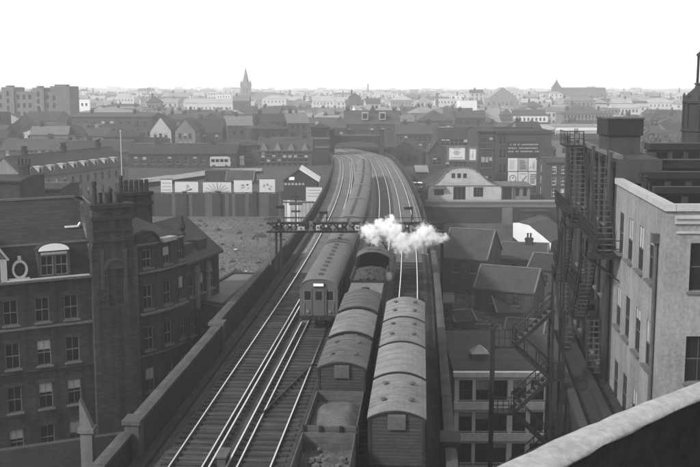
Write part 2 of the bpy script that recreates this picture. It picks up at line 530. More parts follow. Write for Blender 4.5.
def covered_van(roofmat, nvents, label, s, t, hood=True, planks=14, sidemat='van_side'):
    L, W = 5.35, 2.42
    p = RW(s, t)
    root = thing('covered_van', label, 'goods van', p, -heading(s + L / 2), 'covered goods vans on the viaduct')
    running_gear(root, L)
    zf, ze, zc = 1.08, 3.22, 3.58
    m = MB(); m.box(-W / 2 + 0.03, W / 2 - 0.03, 0.035, L - 0.035, zf, ze)
    ap = arc_pts(W - 0.08, ze, zc - 0.05)
    m.extr([(x, 0, z) for x, z in ap], (0, 0.03, 0), (0, L - 0.03, 0))
    m.build('body', sidemat, root)
    h = (ze - zf) / planks
    for k in range(planks):
        put('plank', plank(W - 0.02, h - 0.012, sidemat), root, (0, 0.02, zf + k * h))
    nb = 7; hb = (ze - zf) / nb
    for k in range(nb):      # side boards, on the side that faces the parapet or the next train
        for sgn in (-1, 1):
            o = put('side_board', plank(L - 0.1, hb - 0.015, sidemat), root, (sgn * (W / 2 - 0.02), L / 2, zf + k * hb), sgn * math.pi / 2)
    for sgn in (-1, 1):
        m = MB(); x = sgn * (W / 2 + 0.035)
        m.box(x - 0.02, x + 0.02, L / 2 - 0.85, L / 2 + 0.85, zf - 0.02, ze - 0.12)
        d = m.build('sliding_door', sidemat, root)
        m = MB(); m.bar((x + sgn * 0.03, L / 2 - 0.9, zf + 0.1), (x + sgn * 0.03, L / 2 + 0.9, ze - 0.3), 0.05)
        m.build('strap', 'iron', d)
    for x in (-W / 2 + 0.06, W / 2 - 0.06):
        m = MB(); m.box(x - 0.05, x + 0.05, -0.05, -0.012, zf - 0.05, ze - 0.02); m.build('corner_post', 'iron', root)
    rp = arc_pts(W + 0.1, ze, zc)
    poly = [(x, 0, z) for x, z in rp] + [(x, 0, z - 0.05) for x, z in reversed(rp)]
    m = MB(); m.extr(poly, (0, -0.06, 0), (0, L + 0.06, 0))
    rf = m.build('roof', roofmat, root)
    m = MB(); rp2 = arc_pts(W + 0.12, ze - 0.06, zc - 0.055)
    poly = [(x, 0, z + 0.012) for x, z in rp2] + [(x, 0, z - 0.07) for x, z in reversed(rp2)]
    m.extr(poly, (0, -0.075, 0), (0, -0.03, 0)); m.build('roof_edge', 'iron', rf)
    rib = MB(); poly = [(x, 0, z + 0.028) for x, z in rp] + [(x, 0, z - 0.01) for x, z in reversed(rp)]
    rib.extr(poly, (0, -0.022, 0), (0, 0.022, 0)); rme = rib.mesh('roof_rib', [roofmat])
    for k in range(1, 5): put('roof_rib', rme, rf, (0, L * k / 5, 0))
    vm = MB(); vm.lathe([(0.07, 0), (0.07, 0.1), (0.15, 0.11), (0.13, 0.17), (0.0, 0.2)], 10)
    vme = vm.mesh('roof_ventilator', ['iron_grey'])
    if nvents:
        for x in (-0.62, 0.62):
            for y in (L * 0.27, L * 0.73):
                put('roof_ventilator', vme, rf, (x, y, 3.45))
    if hood:
        m = MB(); m.box(-0.38, 0.38, -0.14, -0.0, 2.72, 3.3); m.extr([(0, -0.14, 3.3), (0, 0, 3.3), (0, 0, 3.36)], (-0.38, 0, 0), (0.38, 0, 0))
        hd = m.build('end_ventilator', 'iron_grey' if roofmat != 'van_roof' else 'wagon_wood', root)
    return root
# nearest the low parapet: four vans with pale roofs
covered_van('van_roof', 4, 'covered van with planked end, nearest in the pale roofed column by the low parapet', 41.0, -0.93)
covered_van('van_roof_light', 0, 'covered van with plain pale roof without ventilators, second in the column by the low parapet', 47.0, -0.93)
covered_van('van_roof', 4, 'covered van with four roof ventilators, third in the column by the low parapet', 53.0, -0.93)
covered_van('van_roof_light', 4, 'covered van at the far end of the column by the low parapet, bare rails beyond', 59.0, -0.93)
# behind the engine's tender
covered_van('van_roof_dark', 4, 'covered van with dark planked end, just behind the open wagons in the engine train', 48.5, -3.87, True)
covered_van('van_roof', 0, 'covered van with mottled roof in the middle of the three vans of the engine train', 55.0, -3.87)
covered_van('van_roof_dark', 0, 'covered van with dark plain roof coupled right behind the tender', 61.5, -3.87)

def open_wagon(label, s, t, load_mat, load_kind, boards=5, wood='wagon_wood'):
    L, W = 5.3, 2.36
    root = thing('open_wagon', label, 'goods wagon', RW(s, t), -heading(s), 'open goods wagons on the viaduct')
    running_gear(root, L)
    zf, zt = 1.1, 2.32
    m = MB(); m.box(-W / 2, W / 2, 0, L, zf - 0.06, zf + 0.05); m.build('floor', 'timber', root)
    h = (zt - zf) / boards
    for k in range(boards):
        z = zf + k * h
        for y, rz in ((0.05, 0), (L - 0.05, math.pi)):
            put('plank', plank(W - 0.1, h - 0.012, wood), root, (0, y, z), rz)
        for sgn in (-1, 1):
            put('plank', plank(L, h - 0.012, wood), root, (sgn * (W / 2 - 0.03), L / 2, z), sgn * math.pi / 2)
    for x in (-W / 2, W / 2):
        for y in (0.0, L):
            m = MB(); m.box(x - 0.06, x + 0.06, y - 0.06, y + 0.06, zf - 0.1, zt + 0.03); m.build('corner_iron', 'iron', root)
    for x in (-0.45, 0.45):
        m = MB(); m.box(x - 0.06, x + 0.06, -0.1, 0.015, zf - 0.1, zt + 0.02); m.build('end_post', 'iron', root)
    # load
    m = MB(); nx, ny = 15, 30
    rnd = random.Random(5 if load_kind == 'heap' else 9)
    for j in range(ny + 1):
        for i in range(nx + 1):
            x = -W / 2 + 0.08 + (W - 0.16) * i / nx; y = 0.1 + (L - 0.2) * j / ny
            ex = 1 - abs(x) / (W / 2); 
            if load_kind == 'heap':
                z = 1.75 + 0.45 * math.sin(math.pi * j / ny) * min(1, ex * 2.2) + rnd.uniform(-0.035, 0.035) + 0.05 * math.sin(i * 0.5) * math.cos(j * 0.37)
            else:
                z = 1.45 + 0.3 * math.sin(math.pi * min(1, j / ny * 1.2)) * ex + rnd.uniform(-0.12, 0.14)
            m.v.append((x, y, z))
    for j in range(ny):
        for i in range(nx):
            a = j * (nx + 1) + i
            m.f.append((a, a + 1, a + nx + 2, a + nx + 1)); m.m.append(0)
    ld = m.build('load', load_mat, root, smooth=True)
    if load_kind != 'heap':
        for k in range(14):
            x, y = rnd.uniform(-0.8, 0.8), rnd.uniform(0.8, L - 0.4); r = rnd.uniform(0.08, 0.22)
            mm = MB(); mm.lathe([(0, -r * .7), (r, -r * 0.3), (r * 0.9, r * 0.4), (0, r * .7)], 6, rot=rnd.random())
            mm.build('lump', 'stone_pale' if k % 7 == 0 else 'rubble_pale', root, (x, y, 1.75), rnd.random() * 3)
    return root
open_wagon('open plank wagon with a smooth heaped load under a sheet, behind the dark ended van', 42.3, -3.87, 'load_sheet', 'heap')
open_wagon('open plank wagon with pale rubble in it, cut off by the bottom of the picture', 36.2, -3.87, 'rubble_pale', 'rubble', wood='wagon_wood')

# ------------------------------------------------------------------ electric train
def coach(label, s, t, cab=False, detail=True):
    L, W = 17.2, 2.74
    root = thing('electric_train_coach', label, 'train coach', RW(s, t), -heading(s + L / 2) , 'coaches of the electric train')
    if not detail:
        pass
    zf, ze, zc = 1.0, 3.0, 3.68
    # body section
    side = [(-W / 2, zf), (-W / 2 - 0.03, 1.6), (-W / 2, 2.2), (-W / 2 + 0.06, ze)]
    n = 12
    roof = []
    for i in range(n + 1):
        a = math.pi - math.pi * i / n
        roof.append(((W / 2 - 0.06) * math.copysign(abs(math.cos(a)) ** 0.8, math.cos(a)), ze + (zc - ze) * math.sin(a) ** 0.9))
    # side walls with window openings
    m = MB()
    ops = []
    if detail:
        y = 1.4
        while y < L - 1.6:
            ops.append((y, y + 1.15, 1.95, 2.75)); y += 1.75
    for sgn in (-1, 1):
        if sgn > 0: m.panel((W / 2, 0), (0, 1), (1, 0), L, zf, ze, ops, 0.06)
        else: m.panel((-W / 2, L), (0, -1), (-1, 0), L, zf, ze, [(L - o[1], L - o[0], o[2], o[3]) for o in ops], 0.06)
    ends = []
    if cab: ends = [(0.28, 0.92, 2.1, 2.86), (W - 0.92, W - 0.28, 2.1, 2.86)]
    m.panel((-W / 2, 0), (1, 0), (0, -1), W, zf, ze, ends, 0.05)
    m.panel((W / 2, L), (-1, 0), (0, 1), W, zf, ze, [], 0.05)
    m.face([(-W / 2, 0, zf), (-W / 2, L, zf), (W / 2, L, zf), (W / 2, 0, zf)])
    # roof end faces
    endf = [(x, 0.0, z) for x, z in roof]
    m.face(list(reversed(endf))); m.face([(x, L, z) for x, z in roof])
    m.build('body', 'coach_paint', root)
    if detail:
        pm = MB(); pm.box(-0.01, 0.01, 0, 1.15, 0, 0.8); pme = pm.mesh('window', ['glass'])
        for o in ops:
            for sgn in (-1, 1):
                put('window', pme, root, (sgn * (W / 2 - 0.045), o[0], o[2]))
    for a, b, c, d in ends:
        w = MB(); w.box(a - W / 2, b - W / 2, 0.03, 0.05, c, d); wo_ = w.build('cab_window', 'glass', root)
        f = MB()
        for x0, x1, z0, z1 in ((a, b, c, c + .05), (a, b, d - .05, d), (a, a + .05, c + .05, d - .05), (b - .05, b, c + .05, d - .05)):
            f.box(x0 - W / 2, x1 - W / 2, 0.012, 0.03, z0, z1)
        f.build('frame', 'frame_paint', wo_)
    m = MB()
    rr = [(x * 1.02, z + 0.03) for x, z in roof]
    poly = [(x, 0, z) for x, z in rr] + [(x, 0, z) for x, z in reversed(roof)]
    m.extr(poly, (0, -0.05, 0), (0, L + 0.05, 0))
    rf = m.build('roof', 'coach_roof', root)
    vm = MB(); vm.box(-0.13, 0.13, -0.18, 0.18, -0.05, 0.14); vm.box(-0.17, 0.17, -0.1, 0.1, 0.06, 0.18); vme = vm.mesh('roof_ventilator', ['iron_grey'])
    for k in range(9):
        put('roof_ventilator', vme, rf, (0, 1.6 + k * 1.75, 3.68))
    if cab:
        m = MB(); m.box(-0.42, 0.42, -0.06, -0.01, 1.05, 2.95); d = m.build('end_door', 'coach_paint', root)
        m = MB(); m.box(-0.22, 0.22, -0.075, -0.06, 2.2, 2.8); m.build('pane', 'glass', d)
        m = MB(); m.bar((0.32, -0.09, 1.7), (0.32, -0.09, 2.0), 0.04); m.build('handle', 'frame_paint', d)
        for x in (-0.52, 0.52):
            m = MB(); m.box(x - 0.05, x + 0.05, -0.09, -0.01, 1.05, 3.0); m.build('door_post', 'coach_paint', root)
        m = MB(); m.box(-0.4, 0.4, -0.16, -0.02, 3.16, 3.42); hc = m.build('destination_box', 'coach_paint', root)
        m = MB(); m.box(-0.36, 0.36, -0.175, -0.16, 3.2, 3.39); m.build('destination_panel', 'white_paint', hc)
        for x in (-0.8, 0.8):
            m = MB(); m.tube((x, -0.12, 1.35), (x, 0, 1.35), 0.1, n=12); m.build('lamp', 'frame_paint', root)
            put('buffer', buffer_me, root, (x * 1.06, 0.0, 0.95))
        m = MB(); m.box(-1.25, 1.25, -0.12, 0.1, 0.72, 1.02); m.build('buffer_beam', 'iron', root)
        m = MB()
        for x in (-0.25, 0.1, 0.3):
            m.tube((x, -0.14, 0.95), (x * 1.2, -0.2, 0.45), 0.03, n=6)
        m.build('hoses', 'iron', root)
        for x in (-1.05, 1.05):
            m = MB(); m.bar((x, -0.05, 1.2), (x, -0.05, 2.0), 0.035); m.build('handrail', 'frame_paint', root)
    m = MB(); m.box(-1.15, 1.15, 0.3, L - 0.3, 0.72, 1.0); m.build('underframe', 'iron', root)
    for by in ((2.9, L - 2.9) if detail else ()):
        m = MB(); m.box(-1.05, 1.05, by - 1.5, by + 1.5, 0.45, 0.72); bo = m.build('bogie', 'iron', root)
        for dy in (-1.1, 1.1):
            for x in (-0.753, 0.753): put('wheel', wheel_me, bo, (x, by + dy, 0.658))
    return root
names = ['front coach of the electric train, cab windows and white destination panel facing us', 'second coach of the electric train, passing under the signal gantry',
         'third coach of the electric train, just beyond the signal gantry', 'fourth coach of the electric train, counted from its front',
         'fifth coach of the electric train, counted from its front', 'sixth coach of the electric train, where the line bends',
         'last coach of the electric train, nearest the dark footbridge']
for i, nm in enumerate(names):
    coach(nm, 69.6 + 18.0 * i, -7.2, i == 0, i < 3)

# ------------------------------------------------------------------ steam engine and tender
def engine():
    s0 = 68.1
    t = thing('engine_tender', 'black tender heaped with coal, pale flat tank top, behind the steam engine', 'tender', RW(s0, -3.87), -heading(s0 + 4))
    L, W = 10.4, 2.5
    running_gear(t, L, 4, 6.0)
    m = MB(); m.box(-W / 2, W / 2, 0.1, L - 0.1, 1.08, 2.55)
    m.build('tank', 'loco_black', t)
    m = MB()
    m.box(-W / 2 + 0.05, W / 2 - 0.05, 0.15, 4.4, 2.552, 2.9)
    m.build('tank_top', 'tender_top', t)
    m = MB(); m.box(-0.72, 0.72, 0.2, 0.5, 2.9, 3.02); m.build('white_board', 'white_paint', t)
    m = MB(); m.lathe([(0.28, 2.9), (0.28, 3.08), (0.0, 3.12)], 14, c=(0, 1.7)); m.build('filler_cap', 'iron', t)
    for sx in (-1, 1):
        m = MB(); m.extr([(sx * (W / 2 - 0.02), 0, 2.552), (sx * (W / 2 - 0.02), 0, 3.0), (sx * (W / 2 + 0.1), 0, 3.2), (sx * (W / 2 + 0.06), 0, 3.2), (sx * (W / 2 - 0.07), 0, 3.0), (sx * (W / 2 - 0.07), 0, 2.552)],
                         (0, 4.4, 0), (0, L - 0.1, 0)); m.build('coping_plate', 'loco_black', t)
    m = MB(); m.box(-W / 2 + 0.07, W / 2 - 0.07, 4.41, 4.5, 2.56, 3.1); m.build('bulkhead', 'loco_black', t)
    m = MB(); nx, ny = 14, 26; rnd = random.Random(3)
    for j in range(ny + 1):
        for i in range(nx + 1):
            x = -W / 2 + 0.08 + (W - 0.16) * i / nx; y = 4.5 + (L - 4.6) * j / ny
            z = 2.85 + 0.6 * (1 - (2 * x / W) ** 2) * math.sin(math.pi * (0.2 + 0.7 * j / ny)) + rnd.uniform(-0.1, 0.1)
            m.v.append((x, y, z))
    for j in range(ny):
        for i in range(nx):
            a = j * (nx + 1) + i; m.f.append((a, a + 1, a + nx + 2, a + nx + 1)); m.m.append(0)
    m.build('coal', 'coal', t)
    # engine
    e0 = 80.0
    e = thing('steam_locomotive', 'black steam locomotive with arched cab roof, half hidden by its white steam', 'locomotive', RW(e0, -3.87), -heading(e0 + 6))
    W = 2.6; ze, zc = 3.35, 3.85
    m = MB(); m.box(-1.22, 1.22, 0.3, 11.6, 1.1, 1.25); m.build('running_plate', 'loco_black', e)
    for sx in (-1, 1):
        m = MB(); x0, x1 = sorted((sx * W / 2, sx * (W / 2 - 0.06)))
        m.panel((sx * W / 2, 1.6 if sx > 0 else 3.9), (0, 1 if sx > 0 else -1), (sx, 0), 2.3, 1.25, ze, [(0.8, 1.6, 2.4, 3.1)], 0.06)
        m.face([(sx * (W / 2 - 0.06), 1.6, 1.25), (sx * (W / 2 - 0.06), 3.9, 1.25), (sx * (W / 2 - 0.06), 3.9, 2.4), (sx * (W / 2 - 0.06), 1.6, 2.4)])
        m.build('cab_side', 'loco_black', e)
    m = MB(); m.box(-W / 2 + 0.06, W / 2 - 0.06, 3.8, 3.9, 1.25, ze); m.build('cab_front', 'loco_black', e)
    rp = arc_pts(W + 0.2, ze, zc, 12)
    poly = [(x, 0, z) for x, z in rp] + [(x, 0, z - 0.06) for x, z in reversed(rp)]
    m = MB(); m.extr(poly, (0, 1.2, 0), (0, 4.0, 0)); cr = m.build('cab_roof', 'van_roof_dark', e)
    m = MB(); m.box(-0.5, 0.5, 2.1, 2.9, zc - 0.02, zc + 0.06); m.build('roof_hatch', 'iron_grey', cr)
    m = MB(); m.tube((0, 3.9, 2.35), (0, 6.2, 2.4), 0.95, 0.9, n=20); m.build('firebox', 'loco_black', e, smooth=False)
    m = MB(); m.tube((0, 6.2, 2.4), (0, 10.6, 2.45), 0.85, 0.8, n=24); m.build('boiler', 'loco_black', e)
    m = MB(); m.tube((0, 10.6, 2.45), (0, 12.0, 2.45), 0.88, n=24); m.build('smokebox', 'iron', e)
    m = MB(); m.lathe([(0.3, 3.15), (0.24, 3.4), (0.26, 3.95), (0.34, 4.0), (0.3, 4.06), (0.2, 4.06)], 16, c=(0, 11.3)); m.build('chimney', 'iron', e)
    m = MB(); m.lathe([(0.38, 3.1), (0.36, 3.5), (0.25, 3.68), (0, 3.72)], 16, c=(0, 8.2)); m.build('dome', 'loco_black', e)
    m = MB(); m.lathe([(0.14, 3.2), (0.14, 3.55), (0, 3.6)], 10, c=(0, 5.4)); m.build('safety_valve', 'iron_grey', e)
    big = MB(); big.tube((-0.07, 0, 0), (0.07, 0, 0), 0.8, n=28); bme = big.mesh('driving_wheel', ['iron'])
    for y in (4.6, 6.6, 8.6):
        for x in (-0.753, 0.753): put('driving_wheel', bme, e, (x, y, 0.958))
    for y in (10.2, 11.6):
        for x in (-0.753, 0.753): put('wheel', wheel_me, e, (x, y, 0.658))
    m = MB(); m.box(-0.6, 0.6, 0.3, 12.0, 0.75, 1.1); m.build('frame', 'iron', e)
    m = MB(); m.box(-1.2, 1.2, 12.0, 12.15, 0.8, 1.25); m.build('buffer_beam', 'iron', e)
engine()

# ------------------------------------------------------------------ windows (shared meshes)
_wc = {}
def sash(w, h, cols=2, fmat='frame_paint'):
    k = (round(w, 2), round(h, 2), cols, fmat)
    if k not in _wc:
        t = 0.055; f = MB()
        f.box(0, w, -0.03, 0.03, 0, t); f.box(0, w, -0.03, 0.03, h - t, h)
        f.box(0, t, -0.03, 0.03, t, h - t); f.box(w - t, w, -0.03, 0.03, t, h - t)
        f.box(t, w - t, -0.045, 0.015, h * 0.5 - 0.03, h * 0.5 + 0.03)
        for i in range(1, cols):
            x = w * i / cols; f.box(x - 0.016, x + 0.016, -0.02, 0.02, t, h * 0.5 - 0.03); f.box(x - 0.016, x + 0.016, -0.032, 0.008, h * 0.5 + 0.03, h - t)
        p = MB(); p.box(t, w - t, -0.004, 0.004, t, h - t)
        s = MB(); s.box(-0.1, w + 0.1, -0.3, -0.0, -0.12, -0.005)
        _wc[k] = (f.mesh('window', [fmat]), p.mesh('pane', ['glass']), s.mesh('sill', ['stone_grey']))
    return _wc[k]
def window(parent, x, y, z, w, h, rz=0.0, cols=2, fmat='frame_paint', sill=True):
    f, p, s = sash(w, h, cols, fmat)
    o = put('window', f, parent, (x, y, z), rz)
    put('pane', p, o)
    if sill: put('sill', s, o)
    if h > 1.2 and random.random() < 0.4:
        k = random.choice((0.25, 0.38, 0.5)); key = ('blind', round(w, 2), round(h, 2), k)
        if key not in _wc:
            b = MB(); b.box(0.06, w - 0.06, -0.012, -0.006, h * (1 - k), h - 0.06); _wc[key] = b.mesh('blind', ['blind'])
        put('blind', _wc[key], o)
    return o

# ------------------------------------------------------------------ generic building
def pots(mb, x, y, z, n, along='x', mi=1, h=0.7, step=0.42):
    for i in range(n):
        d = (i - (n - 1) / 2) * step
        cx, cy = (x + d, y) if along == 'x' else (x, y + d)
        mb.lathe([(0.15, z), (0.12, z + h * 0.8), (0.16, z + h * 0.82), (0.15, z + h), (0.09, z + h)], 8, mi, (cx, cy))
def chimney(parent, x, y, z0, z1, w=1.2, d=0.7, npots=3, mat='brick_soot', along='x', ph=0.7):
    m = MB()
    m.box(x - w / 2, x + w / 2, y - d / 2, y + d / 2, z0, z1 - 0.3)
    m.box(x - w / 2 - 0.08, x + w / 2 + 0.08, y - d / 2 - 0.08, y + d / 2 + 0.08, z1 - 0.3, z1 - 0.12)
    m.box(x - w / 2 - 0.02, x + w / 2 + 0.02, y - d / 2 - 0.02, y + d / 2 + 0.02, z1 - 0.12, z1)
    c = m.build('chimney', mat, parent)
    for i in range(npots):
        k = (i - (npots - 1) / 2) * 0.42
        pm = MB(); pm.lathe([(0.15, z1 - 0.02), (0.12, z1 + ph * 0.8), (0.16, z1 + ph * 0.82), (0.15, z1 + ph), (0.09, z1 + ph)], 8, 0, (x + (k if along == 'x' else 0), y + (k if along != 'x' else 0)))
        pm.build('chimney_pot', 'stone_dark', c)
    return c
def roof_mesh(w, d, h, rh, kind, ov=0.3, th=0.18):
    m = MB()
    if kind == 'x':       # ridge along x
        k = rh / (d / 2)
        poly = [(0, -ov, h - ov * k), (0, d / 2, h + rh), (0, d + ov, h - ov * k), (0, d + ov, h - ov * k + th), (0, d / 2, h + rh + th), (0, -ov, h - ov * k + th)]
        m.extr(poly, (-0.15, 0, 0), (w + 0.15, 0, 0))
    elif kind == 'y':     # gable towards the front
        k = rh / (w / 2)
        poly = [(-ov, 0, h - ov * k), (w / 2, 0, h + rh), (w + ov, 0, h - ov * k), (w + ov, 0, h - ov * k + th), (w / 2, 0, h + rh + th), (-ov, 0, h - ov * k + th)]
        m.extr(poly, (0, -0.15, 0), (0, d + 0.15, 0))
    elif kind == 'hip':
        a = min(w, d) / 2
        if w >= d: r0, r1 = (a, d / 2, h + rh), (w - a, d / 2, h + rh)
        else: r0, r1 = (w / 2, a, h + rh), (w / 2, d - a, h + rh)
        e = [(-ov, -ov, h), (w + ov, -ov, h), (w + ov, d + ov, h), (-ov, d + ov, h)]
        m.face(list(reversed(e)))
        e = [(x, y, z + th) for x, y, z in e]
        if w >= d:
            m.face([e[0], e[1], r1, r0]); m.face([e[1], e[2], r1]); m.face([e[2], e[3], r0, r1]); m.face([e[3], e[0], r0])
        else:
            m.face([e[0], e[1], r0]); m.face([e[1], e[2], r1, r0]); m.face([e[2], e[3], r1]); m.face([e[3], e[0], r0, r1])
        for i in range(4):
            a_, b_ = e[i], e[(i + 1) % 4]
            m.face([(a_[0], a_[1], h), (b_[0], b_[1], h), b_, a_])
    else:                 # flat behind a parapet
        m.box(0.25, w - 0.25, 0.25, d - 0.25, h - 0.5, h - 0.3)
    return m
def ops_grid(w, h0, h1, cols, rows, ww, wh, margin=0.8):
    o = []
    if cols < 1 or rows < 1: return o
    for r in range(rows):
        zc = h0 + (h1 - h0) * (r + 0.5) / rows
        for c in range(cols):
            xc = margin + (w - 2 * margin) * (c + 0.5) / cols
            o.append((xc - ww / 2, xc + ww / 2, zc - wh / 2, zc + wh / 2))
    return o
def house(name, label, cat, loc, rz, w, d, h, rh, kind='x', wall='brick_mid', roof='slate_dark', rows=2, cols=4, group=None, detail=True, chim=(), base=3.0,
          ww=0.95, wh=1.6, side_cols=2, rows_h=None, fmat='frame_paint', sides=True, ridge_caps=True, cornice=False):
    """front at local y=0 facing -y; loc is the front left corner at ground level"""
    root = thing(name, label, cat, loc, rz, group)
    m = MB()
    rh_ = h if rows_h is None else rows_h
    mats = [wall, 'glass']
    fr = ops_grid(w, 0.2 + h - rh_, h - 0.25, cols, rows, ww, wh)
    m.panel((0, 0), (1, 0), (0, -1), w, -base, h, fr, 0.16, 0, None if detail else 1)
    sd = ops_grid(d, 0.2 + h - rh_, h - 0.25, side_cols if sides else 0, rows, ww, wh, 1.0)
    m.panel((w, 0), (0, 1), (1, 0), d, -base, h, sd, 0.16, 0, None if detail else 1)
    m.panel((0, d), (0, -1), (-1, 0), d, -base, h, sd, 0.16, 0, None if detail else 1)
    m.panel((w, d), (-1, 0), (0, 1), w, -base, h, [], 0.16)
    if kind == 'x':
        m.face([(w, 0, h), (w, d, h), (w, d / 2, h + rh)]); m.face([(0, d, h), (0, 0, h), (0, d / 2, h + rh)])
    elif kind == 'y':
        m.face([(0, 0, h), (w, 0, h), (w / 2, 0, h + rh)]); m.face([(w, d, h), (0, d, h), (w / 2, d, h + rh)])
    elif kind == 'flat':
        # parapet top ring and inner faces
        for (x0, x1, y0, y1) in ((0, w, 0, 0.25), (0, w, d - 0.25, d), (0, 0.25, 0.25, d - 0.25), (w - 0.25, w, 0.25, d - 0.25)):
            m.box(x0 - 0.04, x1 + 0.04, y0 - 0.04, y1 + 0.04, h, h + 0.12)
        m.panel((0.25, d - 0.25), (1, 0), (0, -1), w - 0.5, h - 0.5, h, [], 0.1); m.panel((w - 0.25, 0.25), (-1, 0), (0, 1), w - 0.5, h - 0.5, h, [], 0.1)
        m.panel((0.25, 0.25), (0, 1), (1, 0), d - 0.5, h - 0.5, h, [], 0.1); m.panel((w - 0.25, d - 0.25), (0, -1), (-1, 0), d - 0.5, h - 0.5, h, [], 0.1)
    m.build('wall', mats, root)
    rf = roof_mesh(w, d, h, rh, kind).build('roof', roof, root)
    if ridge_caps and kind == 'x':
        c = MB(); c.box(-0.15, w + 0.15, d / 2 - 0.14, d / 2 + 0.14, h + rh + 0.14, h + rh + 0.26); c.build('ridge_tiles', 'stone_grey', rf)
    if cornice:
        c = MB(); c.box(-0.15, w + 0.15, -0.2, -0.003, h - 0.35, h - 0.05); c.build('cornice', 'stone_grey', root)
    if detail:
        for (a, b, c, e) in fr: window(root, a, 0.1, c, b - a, e - c, 0, 2, fmat)
        if sides:
            for (a, b, c, e) in sd:
                window(root, w - 0.1, a, c, b - a, e - c, math.pi / 2, 2, fmat)
                window(root, 0.1, d - a, c, b - a, e - c, -math.pi / 2, 2, fmat)
    for (cx, cy, ch, cn) in chim:
        zb = h - 0.2 if kind == 'flat' else h - 0.2
        chimney(rf, cx, cy, zb, h + rh + ch, 1.1, 0.7, cn, 'brick_soot')
    return root
FOOT = []
NAMED = []
def hp(name, label, pl_, pr_, pe, prg, Y, d, kind='x', cat='building', rz=0.0, base_px=None, **kw):
    """place a building from its left/right edges and eaves/ridge heights in the photograph, at distance Y"""
    a = PY(pl_, pe, Y); b = PY(pr_, pe, Y)
    w = b.x - a.x
    ze = a.z
    zr = PY((pl_ + pr_) / 2, prg, Y + (d / 2 if kind in ('x', 'hip') else 0)).z
    gz = min(ground_h(a.x, Y), ground_h(b.x, Y))
    h = ze - gz
    FOOT.append(((a.x + b.x) / 2, Y + d / 2, max(w, d) / 2)); NAMED.append((pl_, pr_, pe, Y))
    return house(name, label, cat, (a.x, Y, gz), rz, w, d, h, max(0.3, zr - ze), kind, **kw)


